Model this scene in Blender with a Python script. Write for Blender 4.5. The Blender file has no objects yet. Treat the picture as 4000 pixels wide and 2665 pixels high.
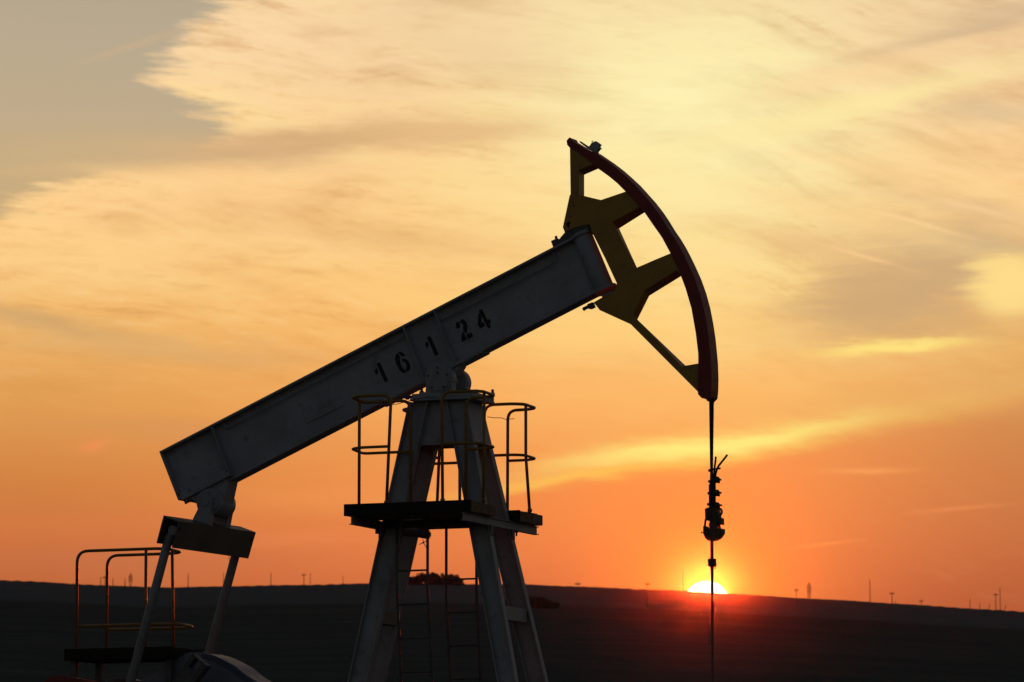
import bpy, bmesh, math, random
import numpy as np
from mathutils import Vector, Matrix
from mathutils.geometry import tessellate_polygon
random.seed(7)
R = math.radians
SC = bpy.context.scene
COL = SC.collection

# ------------------------------------------------------------------ camera
F = 20771.0                                   # focal length in photo pixels (photo is 4000 x 2665)
PITCH = math.atan(2475 / F)
CAMZ = 1.7
cd = bpy.data.cameras.new('camera')
cam = bpy.data.objects.new('camera', cd)
COL.objects.link(cam)
SC.camera = cam
cam.location = (0, 0, CAMZ)
cam.rotation_euler = (R(90) + PITCH, 0, 0)
cd.sensor_fit = 'HORIZONTAL'
cd.sensor_width = 36.0
cd.lens = 36.0 * F / 4000.0
cd.clip_start = 0.5
cd.clip_end = 30000
cd.dof.use_dof = True
cd.dof.focus_distance = 55.2
cd.dof.aperture_fstop = 9.0

SC.view_settings.view_transform = 'Standard'
SC.view_settings.look = 'None'
SC.view_settings.exposure = 0.0
SC.view_settings.gamma = 1.0
SC.cycles.max_bounces = 6
SC.cycles.volume_bounces = 0
SC.cycles.use_denoising = True
SC.cycles.sample_clamp_indirect = 4.0

SUN_AZ, SUN_EL = 2.10, 3.975                  # degrees, azimuth from +Y towards +X
sun_dir = Vector((math.sin(R(SUN_AZ)) * math.cos(R(SUN_EL)), math.cos(R(SUN_AZ)) * math.cos(R(SUN_EL)), math.sin(R(SUN_EL))))


def s2l(c):
    return tuple(((v / 255.0) / 12.92 if v / 255.0 <= 0.04045 else ((v / 255.0 + 0.055) / 1.055) ** 2.4) for v in c)


# ------------------------------------------------------------------ sky (world)
W = bpy.data.worlds.new('World')
SC.world = W
W.use_nodes = True
WT = W.node_tree
WT.nodes.clear()


class G:
    """small expression builder for shader nodes"""
    def __init__(s, tree):
        s.t = tree

    def _set(s, sock, v):
        if isinstance(v, bpy.types.NodeSocket):
            s.t.links.new(v, sock)
        else:
            sock.default_value = v

    def m(s, op, a, b=0.0, c=0.0, clamp=False):
        n = s.t.nodes.new('ShaderNodeMath')
        n.operation = op
        n.use_clamp = clamp
        s._set(n.inputs[0], a)
        s._set(n.inputs[1], b)
        s._set(n.inputs[2], c)
        return n.outputs[0]

    def add(s, a, b): return s.m('ADD', a, b)
    def sub(s, a, b): return s.m('SUBTRACT', a, b)
    def mul(s, a, b): return s.m('MULTIPLY', a, b)
    def div(s, a, b): return s.m('DIVIDE', a, b)

    def ss(s, x, a, b):
        n = s.t.nodes.new('ShaderNodeMapRange')
        n.interpolation_type = 'SMOOTHSTEP'
        s._set(n.inputs['Value'], x)
        if a < b:
            n.inputs['From Min'].default_value = a
            n.inputs['From Max'].default_value = b
            n.inputs['To Min'].default_value = 0
            n.inputs['To Max'].default_value = 1
        else:
            n.inputs['From Min'].default_value = b
            n.inputs['From Max'].default_value = a
            n.inputs['To Min'].default_value = 1
            n.inputs['To Max'].default_value = 0
        return n.outputs['Result']

    def xyz(s, x, y, z=0.0):
        n = s.t.nodes.new('ShaderNodeCombineXYZ')
        for i, v in enumerate((x, y, z)):
            s._set(n.inputs[i], v)
        return n.outputs[0]

    def noise(s, vec, scale, detail=4.0, rough=0.5, dist=0.0):
        n = s.t.nodes.new('ShaderNodeTexNoise')
        s.t.links.new(vec, n.inputs['Vector'])
        n.inputs['Scale'].default_value = scale
        n.inputs['Detail'].default_value = detail
        n.inputs['Roughness'].default_value = rough
        n.inputs['Distortion'].default_value = dist
        return n.outputs[0]

    def mix(s, f, a, b, mode='MIX'):
        n = s.t.nodes.new('ShaderNodeMix')
        n.data_type = 'RGBA'
        n.blend_type = mode
        n.clamp_factor = True
        s._set(n.inputs[0], f)
        for sock, v in ((n.inputs[6], a), (n.inputs[7], b)):
            if isinstance(v, bpy.types.NodeSocket):
                s.t.links.new(v, sock)
            else:
                sock.default_value = (*v[:3], 1)
        return n.outputs[2]

    def curve(s, x, pts):
        """piecewise smooth curve through (x, y) points, y over any range"""
        n = s.t.nodes.new('ShaderNodeFloatCurve')
        x0, x1 = pts[0][0], pts[-1][0]
        ys = [p[1] for p in pts]
        y0, y1 = min(ys), max(ys)
        if y1 - y0 < 1e-6:
            y1 = y0 + 1
        cv = n.mapping.curves[0]
        P = [((p[0] - x0) / (x1 - x0), (p[1] - y0) / (y1 - y0)) for p in pts]
        while len(cv.points) < len(P):
            cv.points.new(0.5, 0.5)
        for q, p in zip(cv.points, P):
            q.location = p
            q.handle_type = 'AUTO_CLAMPED'
        n.mapping.update()
        xx = s.m('MULTIPLY_ADD', x, 1 / (x1 - x0), -x0 / (x1 - x0), clamp=True)
        s.t.links.new(xx, n.inputs['Value'])
        n.inputs['Factor'].default_value = 1
        return s.m('MULTIPLY_ADD', n.outputs[0], y1 - y0, y0)

    def ramp(s, x, pts):
        n = s.t.nodes.new('ShaderNodeValToRGB')
        x0, x1 = pts[0][0], pts[-1][0]
        e = n.color_ramp.elements
        while len(e) < len(pts):
            e.new(0.5)
        for q, p in zip(e, pts):
            q.position = (p[0] - x0) / (x1 - x0)
            q.color = (*p[1], 1)
        s.t.links.new(s.m('MULTIPLY_ADD', x, 1 / (x1 - x0), -x0 / (x1 - x0), clamp=True), n.inputs[0])
        return n.outputs[0]


g = G(WT)
AZ = lambda X: (X - 1176.5) * 0.0046889       # photo layout (2353 wide) -> degrees of azimuth / elevation
EL = lambda Y: 6.79 + (784 - Y) * 0.0046889
KD = 0.0046889
tc = WT.nodes.new('ShaderNodeTexCoord')
nrm = WT.nodes.new('ShaderNodeVectorMath')
nrm.operation = 'NORMALIZE'
WT.links.new(tc.outputs['Generated'], nrm.inputs[0])
sep = WT.nodes.new('ShaderNodeSeparateXYZ')
WT.links.new(nrm.outputs[0], sep.inputs[0])
dx, dy, dz = sep.outputs
u = g.mul(g.m('ARCTAN2', dx, dy), 180 / math.pi)
v = g.mul(g.m('ARCSINE', dz), 180 / math.pi)
uv = g.xyz(u, v, 0)
# wispy domain warp, stretched along the wind
warp1 = g.sub(g.noise(g.xyz(g.mul(u, 0.55), g.mul(v, 1.5), 3.1), 1.5, 6, 0.6), 0.5)
warp2 = g.sub(g.noise(g.xyz(g.mul(u, 0.35), g.mul(v, 2.6), 9.7), 2.3, 6, 0.62, 0.5), 0.5)


def L(*c):
    return s2l(c)


col = g.ramp(v, [(2.5, L(190, 92, 56)), (4.0, L(216, 110, 64)), (4.6, L(232, 126, 70)), (5.3, L(242, 146, 76)), (6.1, L(249, 170, 91)),
                 (6.9, L(253, 189, 109)), (7.7, L(254, 202, 130)), (8.8, L(251, 206, 146)), (9.8, L(247, 210, 160)), (11.0, L(238, 206, 162)),
                 (16.0, L(190, 170, 140)), (30.0, L(120, 112, 105))])
# side falloff at low altitude
lowl = g.mul(g.ss(u, 0.5, -5.5), g.ss(v, 8.5, 5.0))
col = g.mix(g.mul(lowl, 0.75), col, g.mix(1.0, col, L(212, 224, 222), 'MULTIPLY'))
lowr = g.mul(g.ss(u, 2.4, 5.6), g.ss(v, 8.0, 5.6))
col = g.mix(g.mul(lowr, 0.9), col, g.mix(1.0, col, L(216, 220, 224), 'MULTIPLY'))


def gauss(cx, cy, rx, ry, slope=0.0, w1=0.0, w2=0.0, power=1.0):
    """soft elliptical mask given in photo layout units; slope is dy/dx downwards; returns exp(-d^2)"""
    a = math.atan(slope)
    ca, sa = math.cos(a), math.sin(a)
    U = g.sub(u, AZ(cx))
    V = g.sub(EL(cy), v)
    if w1:
        V = g.add(V, g.mul(warp1, w1))
        U = g.add(U, g.mul(warp2, w1 * 2))
    if w2:
        V = g.add(V, g.mul(warp2, w2))
    p = g.add(g.mul(U, ca), g.mul(V, sa))
    q = g.sub(g.mul(V, ca), g.mul(U, sa))
    p = g.mul(p, 1 / (rx * KD))
    q = g.mul(q, 1 / (ry * KD))
    d2 = g.add(g.mul(p, p), g.mul(q, q))
    if power != 1.0:
        d2 = g.m('POWER', d2, power)
    return g.m('EXPONENT', g.mul(d2, -1.0))


# the bright column of cloud above the sun
pl = gauss(1590, 300, 430, 340, 0.12, 0.8)
col = g.mix(g.mul(pl, 0.92), col, L(255, 242, 176))
pl2 = gauss(1500, 640, 520, 260, 0.25, 0.8)
col = g.mix(g.mul(pl2, 0.5), col, L(255, 224, 140))

# upper left: clear grey-tan sky, its edge against the cloud follows a ragged front
front = g.curve(v, [(EL(y), x) for y, x in [(600, -260), (560, -180), (522, -40), (500, 20), (470, 45), (445, 85), (420, 150), (395, 270), (375, 420), (355, 520), (335, 480), (300, 510), (270, 480), (240, 450), (215, 385), (190, 330), (160, 345), (130, 365), (90, 390), (50, 430), (20, 470), (0, 510), (-60, 580)]])
fx = g.sub(g.add(g.mul(u, 1 / KD), 1176.5), front)       # distance to the right of the front in layout units
fray = g.sub(g.noise(g.xyz(g.mul(u, 0.30), g.m('MULTIPLY_ADD', u, 0.10, g.mul(v, 1.9)), 5.0), 2.2, 6, 0.62), 0.5)
fray2 = g.sub(g.noise(g.xyz(g.mul(u, 0.55), g.m('MULTIPLY_ADD', u, 0.30, g.mul(v, 4.2)), 2.0), 2.2, 5, 0.6), 0.5)
fx = g.add(fx, g.add(g.mul(warp2, 60), g.add(g.mul(fray, 330), g.mul(fray2, 190))))
cloudm = g.ss(fx, -34, 80)
soft = g.ss(fx, -420, 380)
lowv = g.ss(v, EL(400), EL(290))              # the lower stretch of the front is softer
lowv2 = g.ss(v, EL(385), EL(425))
hard = g.m('MAXIMUM', lowv, lowv2)
cm = g.add(g.mul(cloudm, hard), g.mul(soft, g.sub(1.0, hard)))
clear = g.ramp(v, [(EL(640), L(222, 176, 116)), (EL(520), L(203, 172, 125)), (EL(420), L(200, 172, 128)), (EL(260), L(192, 172, 140)), (EL(60), L(184, 169, 143)), (EL(-200), L(172, 160, 138))])
lit = g.mul(g.mul(g.mul(g.ss(fx, -10, 90), g.ss(fx, 620, 120)), hard), g.ss(v, EL(760), EL(560)))
col = g.mix(g.mul(lit, 0.62), col, g.ramp(v, [(EL(700), L(255, 204, 130)), (EL(400), L(255, 212, 148)), (EL(100), L(255, 220, 168))]))
col = g.mix(g.sub(1.0, cm), col, clear)
# thin wisp and faint bands inside the clear sky
col = g.mix(g.mul(gauss(300, 110, 120, 9, -0.33, 0.1), 0.35), col, L(214, 178, 138))
col = g.mix(g.mul(gauss(150, 355, 220, 45, -0.06, 0.3), 0.35), col, L(214, 180, 130))

# cloud streaks: long soft grain drawn across the whole sky, tilted with the wind
swirl = g.sub(g.noise(g.xyz(g.mul(u, 0.30), g.mul(v, 0.42), 21.0), 1.0, 3, 0.5), 0.5)
lean = g.curve(u, [(-8.0, 0.14), (-4.0, 0.15), (-1.0, 0.10), (2.0, 0.12), (4.0, 0.24), (8.0, 0.26)])
tilt = g.add(g.add(g.mul(u, lean), v), g.mul(swirl, 0.55))
grain = g.noise(g.xyz(g.mul(u, 0.34), g.mul(tilt, 1.75), 1.0), 1.35, 8, 0.60, 0.35)
tilt2 = g.add(g.m('MULTIPLY_ADD', u, -0.10, v), g.mul(swirl, 0.7))
grain2 = g.noise(g.xyz(g.mul(u, 0.22), g.mul(tilt2, 1.2), 7.0), 1.1, 7, 0.58, 0.3)
gm = g.mul(cm, g.ss(v, 5.5, 7.8))
gsum = g.add(g.mul(g.sub(grain, 0.5), 1.35), g.mul(g.sub(grain2, 0.5), 1.0))
dark = g.mul(g.mul(g.ss(gsum, 0.05, -0.42), gm), 0.66)
brt = g.mul(g.mul(g.ss(gsum, 0.0, 0.40), gm), 0.60)
col = g.mix(dark, col, g.mix(1.0, col, L(222, 206, 192), 'MULTIPLY'))
col = g.mix(brt, col, g.mix(0.6, col, L(255, 228, 156)))
# finer fibres inside the cloud sheet, gathered in patches
fib = g.noise(g.xyz(g.mul(u, 0.62), g.mul(tilt, 4.4), 12.0), 1.8, 9, 0.66, 0.12)
tilt3 = g.add(g.m('MULTIPLY_ADD', u, 0.05, v), g.mul(swirl, 0.3))
fib2 = g.noise(g.xyz(g.mul(u, 0.85), g.mul(tilt3, 3.6), 15.0), 2.7, 9, 0.66, 0.15)
patch = g.ss(g.noise(g.xyz(g.mul(u, 0.3), g.mul(v, 0.6), 31.0), 1.4, 3, 0.5), 0.34, 0.66)
fsum = g.add(g.sub(fib, 0.5), g.mul(g.sub(fib2, 0.5), 0.9))
nearf = g.mul(g.mul(g.ss(fx, 520, 40), hard), g.ss(v, EL(860), EL(640)))
fk = g.mul(g.mul(cm, g.m('MULTIPLY_ADD', g.ss(v, 5.5, 7.8), 0.90, 0.10)), g.m('MAXIMUM', g.m('MULTIPLY_ADD', patch, 0.55, 0.2), g.mul(nearf, 0.95)))
col = g.mix(g.mul(g.mul(g.ss(fsum, 0.02, -0.28), fk), 0.70), col, g.mix(1.0, col, L(228, 212, 194), 'MULTIPLY'))
col = g.mix(g.mul(g.mul(g.ss(fsum, 0.0, 0.28), fk), 0.62), col, g.mix(0.55, col, L(255, 226, 168)))
col = g.mix(g.mul(gauss(1600, 250, 330, 190, 0.1, 0.6), 0.55), col, L(255, 247, 186))
# named cloud masses
def mass(cx, cy, rx, ry, slope, c, k, w1=0.35, w2=0.25, power=1.0):
    global col
    col = g.mix(g.mul(gauss(cx, cy, rx, ry, slope, w1, w2, power), k), col, L(*c))


mass(740, 326, 300, 34, -0.10, (210, 168, 120), 0.88)
mass(1050, 300, 260, 26, -0.06, (226, 182, 126), 0.6)
mass(560, 345, 170, 26, 0.06, (214, 174, 126), 0.6)
mass(1010, 300, 160, 30, -0.12, (232, 192, 134), 0.5)
mass(900, 545, 330, 38, 0.10, (238, 188, 124), 0.6)
mass(1120, 120, 200, 50, 0.10, (236, 204, 156), 0.5)
mass(80, 735, 260, 26, 0.20, (205, 164, 110), 0.75)
mass(330, 800, 420, 26, 0.05, (222, 172, 110), 0.6)
mass(1000, 690, 260, 30, 0.12, (255, 206, 124), 0.5)
mass(640, 560, 300, 40, 0.10, (255, 214, 146), 0.45)
mass(200, 585, 230, 60, 0.12, (255, 212, 142), 0.55)
mass(1450, 760, 320, 40, 0.02, (255, 206, 120), 0.55)
# right side: grey-tan cloud with a lit patch
mass(2110, 655, 230, 110, -0.25, (203, 167, 124), 0.97, 0.6, 0.5, 1.5)
mass(1990, 690, 200, 75, -0.15, (208, 169, 118), 0.8, 0.6, 0.4)
mass(2180, 760, 260, 40, -0.1, (214, 168, 110), 0.7, 0.4, 0.3)
mass(1960, 590, 190, 60, 0.25, (222, 182, 128), 0.55, 0.5, 0.4)
mass(1850, 560, 190, 30, 0.22, (236, 192, 130), 0.6, 0.3, 0.3)
mass(2260, 560, 200, 48, 0.10, (208, 178, 132), 0.85, 0.4)
mass(2230, 480, 220, 26, 0.22, (226, 192, 142), 0.55)
mass(2290, 265, 150, 30, 0.12, (222, 194, 150), 0.7)
mass(1960, 500, 300, 26, 0.27, (250, 210, 144), 0.6)
mass(2130, 420, 330, 20, 0.24, (255, 216, 152), 0.55)
mass(1975, 587, 90, 5, 0.30, (250, 204, 142), 0.75, 0.12, 0.1)
mass(2094, 512, 120, 6, 0.26, (252, 212, 150), 0.75, 0.12, 0.1)
mass(2238, 481, 100, 7, 0.28, (248, 208, 150), 0.7, 0.12, 0.1)
mass(2322, 664, 100, 76, 0.10, (255, 221, 140), 1.0, 0.35, 0.25, 2.0)
mass(2210, 82, 240, 16, -0.24, (208, 178, 140), 0.8, 0.15, 0.1)
mass(2330, 30, 180, 26, -0.2, (214, 186, 148), 0.6, 0.15)
mass(1960, 250, 470, 34, -0.25, (255, 234, 166), 0.85, 0.2)
mass(1960, 170, 280, 34, -0.25, (252, 214, 158), 0.55, 0.2)
mass(2050, 800, 200, 22, -0.07, (255, 208, 118), 0.75, 0.25, 0.2, 1.3)
mass(2060, 797, 150, 15, -0.07, (255, 228, 128), 0.95, 0.25, 0.2, 1.5)
mass(2080, 930, 420, 50, -0.06, (238, 176, 104), 0.5, 0.2)
mass(1500, 900, 340, 60, -0.05, (252, 182, 100), 0.5, 0.3)

# bright band whose lower edge is the top of the haze
vb = g.curve(u, [(AZ(x), EL(y)) for x, y in [(700, 1185), (950, 1168), (1150, 1140), (1330, 1108), (1500, 1083), (1700, 1060), (1900, 1022), (2100, 982), (2353, 935), (2600, 900)]])
hv = g.sub(g.add(v, g.add(g.mul(warp1, 0.22), g.mul(warp2, 0.20))), vb)
edge = g.ss(hv, -0.11, 0.13)
up = g.m('EXPONENT', g.mul(g.m('MAXIMUM', hv, 0.0), -3.4))
bw = g.curve(u, [(AZ(x), y) for x, y in [(600, 0.0), (900, 0.10), (1150, 0.28), (1350, 0.46), (1620, 0.85), (1850, 0.66), (2050, 0.34), (2353, 0.14), (2700, 0.0)]])
bwn = g.mul(bw, g.m('MULTIPLY_ADD', g.ss(fsum, -0.3, 0.25), 0.45, 0.32))
col = g.mix(g.mul(g.mul(edge, up), bwn), col, L(255, 216, 98))
ridgev = g.sub(hv, 0.20)
col = g.mix(g.mul(g.mul(g.m('EXPONENT', g.mul(g.mul(ridgev, ridgev), -75)), gauss(1620, 1020, 330, 200)), 0.92), col, L(255, 248, 136))
rim_ = g.sub(hv, 0.05)
col = g.mix(g.mul(g.mul(g.m('EXPONENT', g.mul(g.mul(rim_, rim_), -260)), gauss(1330, 1110, 330, 120, -0.2)), 0.75), col, L(255, 208, 92))
below = g.mul(g.sub(1.0, edge), g.ss(v, 3.9, 5.2))
col = g.mix(g.mul(below, g.curve(u, [(AZ(300), 0.35), (AZ(1100), 0.5), (AZ(1640), 0.62), (AZ(1900), 0.5), (AZ(2353), 0.30)])), col, g.ramp(u, [(AZ(300), L(224, 128, 72)), (AZ(1100), L(240, 138, 72)), (AZ(1640), L(255, 150, 76)), (AZ(2000), L(232, 134, 76)), (AZ(2353), L(208, 126, 80))]))
# small low streaks
mass(1990, 1083, 95, 7, 0.0, (248, 164, 92), 0.7, 0.05, 0.05)
mass(1890, 1252, 80, 4, -0.1, (255, 160, 84), 0.5, 0.03, 0.03)
mass(2200, 1172, 90, 5, -0.08, (240, 148, 86), 0.5, 0.03, 0.03)
mass(215, 1027, 38, 12, -0.25, (240, 146, 86), 0.75, 0.1, 0.1)
mass(420, 990, 300, 22, 0.05, (214, 148, 90), 0.5, 0.2)
mass(700, 1240, 180, 14, -0.05, (236, 136, 82), 0.45, 0.15)
mass(800, 1130, 320, 40, -0.06, (244, 152, 82), 0.5, 0.2)
mass(300, 1290, 300, 36, 0.0, (196, 114, 74), 0.5, 0.1)

# glow round the sun, then its disc
ug = g.sub(u, SUN_AZ)
vg = g.sub(v, SUN_EL)
gam = g.m('SQRT', g.add(g.mul(ug, ug), g.mul(vg, vg)))
col = g.mix(g.mul(g.m('EXPONENT', g.mul(g.mul(gam, gam), -0.85)), 0.62), col, L(255, 152, 60))
col = g.mix(g.mul(g.m('EXPONENT', g.mul(gam, -1.9)), 0.9), col, L(252, 140, 44))
halo = g.m('EXPONENT', g.mul(g.m('MAXIMUM', g.sub(gam, 0.235), 0.0), -17.0))
col = g.mix(g.mul(halo, 0.5), col, (1.2, 0.66, 0.06))
gamd = g.m('SQRT', g.add(g.mul(ug, ug), g.mul(g.add(vg, 0.022), g.add(vg, 0.022))))
disc = g.ss(gamd, 0.262, 0.240)
col = g.mix(disc, col, (3.2, 2.9, 2.0))

# the rest of the dome: physical sky, dim and blue away from the sun
sky = WT.nodes.new('ShaderNodeTexSky')
sky.sky_type = 'NISHITA'
sky.sun_disc = False
sky.sun_elevation = R(SUN_EL)
sky.sun_rotation = R(SUN_AZ)
sky.air_density = 1.2
sky.dust_density = 1.5
skyc = g.mix(1.0, sky.outputs[0], (0.052, 0.047, 0.056), 'MULTIPLY')
angs = g.m('SQRT', g.add(g.mul(ug, ug), g.mul(g.mul(vg, 1.6), g.mul(vg, 1.6))))
far = g.ss(angs, 11.0, 34.0)
col = g.mix(far, col, skyc)
bg = WT.nodes.new('ShaderNodeBackground')
WT.links.new(col, bg.inputs['Color'])
bg.inputs['Strength'].default_value = 1.0
wo = WT.nodes.new('ShaderNodeOutputWorld')
WT.links.new(bg.outputs[0], wo.inputs['Surface'])
W.cycles.sampling_method = 'MANUAL'
W.cycles.sample_map_resolution = 1024

# ------------------------------------------------------------------ sun lamp
sl = bpy.data.lights.new('sun', 'SUN')
sl.energy = 2.0
sl.angle = R(0.53)
sl.color = (1.0, 0.065, 0.009)
so = bpy.data.objects.new('sun', sl)
COL.objects.link(so)
lamp_el = SUN_EL + 0.13                       # raised above the disc so more haze before the hill is lit
lamp_dir = Vector((math.sin(R(SUN_AZ)) * math.cos(R(lamp_el)), math.cos(R(SUN_AZ)) * math.cos(R(lamp_el)), math.sin(R(lamp_el))))
so.rotation_euler = (-lamp_dir).to_track_quat('-Z', 'Y').to_euler()


# ------------------------------------------------------------------ materials
def mat(name, c, rough=0.55, metal=0.0, var=0.18, scale=6.0, bump=0.0, spec=0.5, dirt=None, dirt_amt=0.0):
    m_ = bpy.data.materials.new(name)
    m_.use_nodes = True
    t = m_.node_tree
    h = G(t)
    b = t.nodes['Principled BSDF']
    oc = t.nodes.new('ShaderNodeTexCoord')
    n1 = h.noise(oc.outputs['Object'], scale, 6, 0.62)
    dk = tuple(x * (1 - var) for x in c)
    lt = tuple(min(1, x * (1 + var)) for x in c)
    cc = h.mix(h.ss(n1, 0.3, 0.7), dk, lt)
    if dirt:
        n2 = h.noise(oc.outputs['Object'], scale * 2.7, 8, 0.7, 0.6)
        cc = h.mix(h.mul(h.ss(n2, 0.54, 0.68), dirt_amt), cc, dirt)
    t.links.new(cc, b.inputs['Base Color'])
    n3 = h.noise(oc.outputs['Object'], scale * 4, 4, 0.6)
    t.links.new(h.m('MULTIPLY_ADD', n3, 0.3, rough - 0.15), b.inputs['Roughness'])
    b.inputs['Metallic'].default_value = metal
    b.inputs['Specular IOR Level'].default_value = spec
    if bump:
        bp = t.nodes.new('ShaderNodeBump')
        bp.inputs['Strength'].default_value = bump
        bp.inputs['Distance'].default_value = 0.01
        t.links.new(h.noise(oc.outputs['Object'], scale * 6, 5, 0.6), bp.inputs['Height'])
        t.links.new(bp.outputs[0], b.inputs['Normal'])
    return m_


RUST = (0.10, 0.045, 0.02)
M_GREY = mat('grey_blue_paint', (0.30, 0.33, 0.37), 0.5, 0, 0.14, 2.5, 0.25, 0.4, (0.14, 0.12, 0.10), 0.5)
M_DARK = mat('dark_grey_steel', (0.10, 0.105, 0.115), 0.55, 0.2, 0.2, 5, 0.3, 0.4, RUST, 0.5)
M_YEL = mat('yellow_paint', (0.44, 0.25, 0.045), 0.5, 0, 0.12, 3, 0.2, 0.4, (0.16, 0.09, 0.03), 0.5)
M_RED = mat('red_paint', (0.26, 0.035, 0.03), 0.5, 0, 0.15, 3, 0.2, 0.4, (0.08, 0.03, 0.02), 0.6)
M_RAIL = mat('yellow_rail_paint', (0.30, 0.165, 0.018), 0.42, 0, 0.12, 9, 0.15, 0.5, RUST, 0.5)
M_NEAR_BLACK = mat('near_black_board', (0.022, 0.018, 0.014), 0.8, 0, 0.3, 14, 0.4, 0.2)  # near-black tone for deck-front boards and the service deck
M_OLIVE = mat('dark_olive_paint', (0.12, 0.125, 0.10), 0.55, 0, 0.15, 3, 0.2, 0.4, (0.07, 0.06, 0.05), 0.4)
M_WOOD = mat('weathered_planks', (0.23, 0.16, 0.10), 0.8, 0, 0.35, 14, 0.5, 0.2)
M_BLACK = mat('black_stencil_paint', (0.018, 0.018, 0.018), 0.6, 0, 0.1, 8, 0, 0.3)
M_STEEL = mat('bare_steel', (0.07, 0.062, 0.055), 0.55, 0.2, 0.2, 20, 0.1, 0.5, RUST, 0.4)
M_CABLE = mat('greasy_wire_rope', (0.05, 0.045, 0.04), 0.6, 0.3, 0.2, 60, 0.6, 0.4)
M_BLUE = mat('pale_blue_paint', (0.16, 0.19, 0.25), 0.45, 0, 0.10, 3, 0.2, 0.4, (0.10, 0.10, 0.10), 0.3)
M_NAVY = mat('dark_blue_paint', (0.07, 0.09, 0.17), 0.45, 0, 0.10, 3, 0.2, 0.4)
M_POLE = mat('weathered_pole_wood', (0.11, 0.085, 0.06), 0.85, 0, 0.2, 2)
M_LATT = mat('galvanised_lattice', (0.20, 0.20, 0.20), 0.6, 0.3, 0.1, 2)
M_LEAF = mat('dark_foliage', (0.058, 0.068, 0.052), 0.7, 0, 0.4, 0.8)
M_BARK = mat('bark', (0.07, 0.055, 0.04), 0.9, 0, 0.3, 3)


# ------------------------------------------------------------------ mesh builder
class MB:
    def __init__(s):
        s.v, s.f, s.sm = [], [], []

    def add(s, vs, fs, smooth=False):
        o = len(s.v)
        s.v += [tuple(p) for p in vs]
        s.f += [tuple(i + o for i in f) for f in fs]
        s.sm += [smooth] * len(fs)

    def hexa(s, p):
        """eight corners: bottom ring 0-3, top ring 4-7"""
        s.add(p, [(3, 2, 1, 0), (4, 5, 6, 7), (0, 1, 5, 4), (1, 2, 6, 5), (2, 3, 7, 6), (3, 0, 4, 7)])

    def box(s, x0, x1, y0, y1, z0, z1, M=None):
        p = [Vector(q) for q in [(x0, y0, z0), (x1, y0, z0), (x1, y1, z0), (x0, y1, z0), (x0, y0, z1), (x1, y0, z1), (x1, y1, z1), (x0, y1, z1)]]
        if M:
            p = [M(*q) if callable(M) else M @ q for q in p]
        s.hexa(p)

    def prism(s, front, back, hf=(), hb=()):
        """solid between two parallel outlines (same count), with through holes"""
        lf = [[Vector(p) for p in front]] + [[Vector(p) for p in h] for h in hf]
        lb = [[Vector(p) for p in back]] + [[Vector(p) for p in h] for h in hb]
        nf = sum(len(l) for l in lf)
        o = len(s.v)
        for l in lf:
            s.v += [tuple(p) for p in l]
        for l in lb:
            s.v += [tuple(p) for p in l]
        # the outlines lie in an x-z like plane: tessellate in 2D through the two widest axes
        tri_f = tessellate_polygon(lf)
        tri_b = tessellate_polygon(lb)
        for t in tri_f:
            s.f.append(tuple(o + i for i in t))
        for t in tri_b:
            s.f.append(tuple(o + nf + i for i in reversed(t)))
        c = len(tri_f) + len(tri_b)
        k = 0
        for l in lf:
            n = len(l)
            for i in range(n):
                a, b = k + i, k + (i + 1) % n
                s.f.append((o + a, o + b, o + nf + b, o + nf + a))
                c += 1
            k += n
        s.sm += [False] * c

    def tube(s, pts, r, n=10, closed=False):
        pts = [Vector(p) for p in pts]
        m = len(pts)
        rings = []
        ref = None
        for i, p in enumerate(pts):
            if closed:
                d = pts[(i + 1) % m] - pts[i - 1]
            else:
                d = pts[min(i + 1, m - 1)] - pts[max(i - 1, 0)]
            d.normalize()
            if ref is None:
                ref = Vector((0, 0, 1)) if abs(d.z) < 0.9 else Vector((1, 0, 0))
            a = (ref - d * ref.dot(d))
            if a.length < 1e-4:
                a = d.orthogonal()
            a.normalize()
            ref = a
            b = d.cross(a)
            rr = r[i] if isinstance(r, (list, tuple)) else r
            rings.append([p + (a * math.cos(2 * math.pi * k / n) + b * math.sin(2 * math.pi * k / n)) * rr for k in range(n)])
        vs = [q for ring in rings for q in ring]
        fs = []
        for i in range(m if closed else m - 1):
            j = (i + 1) % m
            for k in range(n):
                fs.append((i * n + k, i * n + (k + 1) % n, j * n + (k + 1) % n, j * n + k))
        s.add(vs, fs, True)
        if not closed:
            o = len(s.v) - len(vs)
            s.f.append(tuple(o + k for k in reversed(range(n))))
            s.f.append(tuple(o + (m - 1) * n + k for k in range(n)))
            s.sm += [False, False]

    def cyl(s, p0, p1, r0, r1=None, n=24):
        s.tube([p0, p1], [r0, r0 if r1 is None else r1], n)

    def build(s, name, m_, parent=None, bevel=0.0):
        me = bpy.data.meshes.new(name)
        me.from_pydata(s.v, [], s.f)
        for p, f in zip(me.polygons, s.sm):
            p.use_smooth = f
        bm = bmesh.new()
        bm.from_mesh(me)
        bmesh.ops.recalc_face_normals(bm, faces=bm.faces)
        bm.to_mesh(me)
        bm.free()
        me.materials.append(m_)
        o = bpy.data.objects.new(name, me)
        COL.objects.link(o)
        o.parent = parent
        if bevel:
            b = o.modifiers.new('bevel', 'BEVEL')
            b.width = bevel
            b.segments = 2
            b.limit_method = 'ANGLE'
            b.angle_limit = R(40)
        return o


def tag(o, label=None, cat=None, group=None, kind=None):
    if label: o['label'] = label
    if cat: o['category'] = cat
    if group: o['group'] = group
    if kind: o['kind'] = kind
    return o


def empty(name, loc, rz=0.0):
    o = bpy.data.objects.new(name, None)
    COL.objects.link(o)
    o.location = loc
    o.rotation_euler = (0, 0, rz)
    o.empty_display_size = 0.3
    return o


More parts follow.
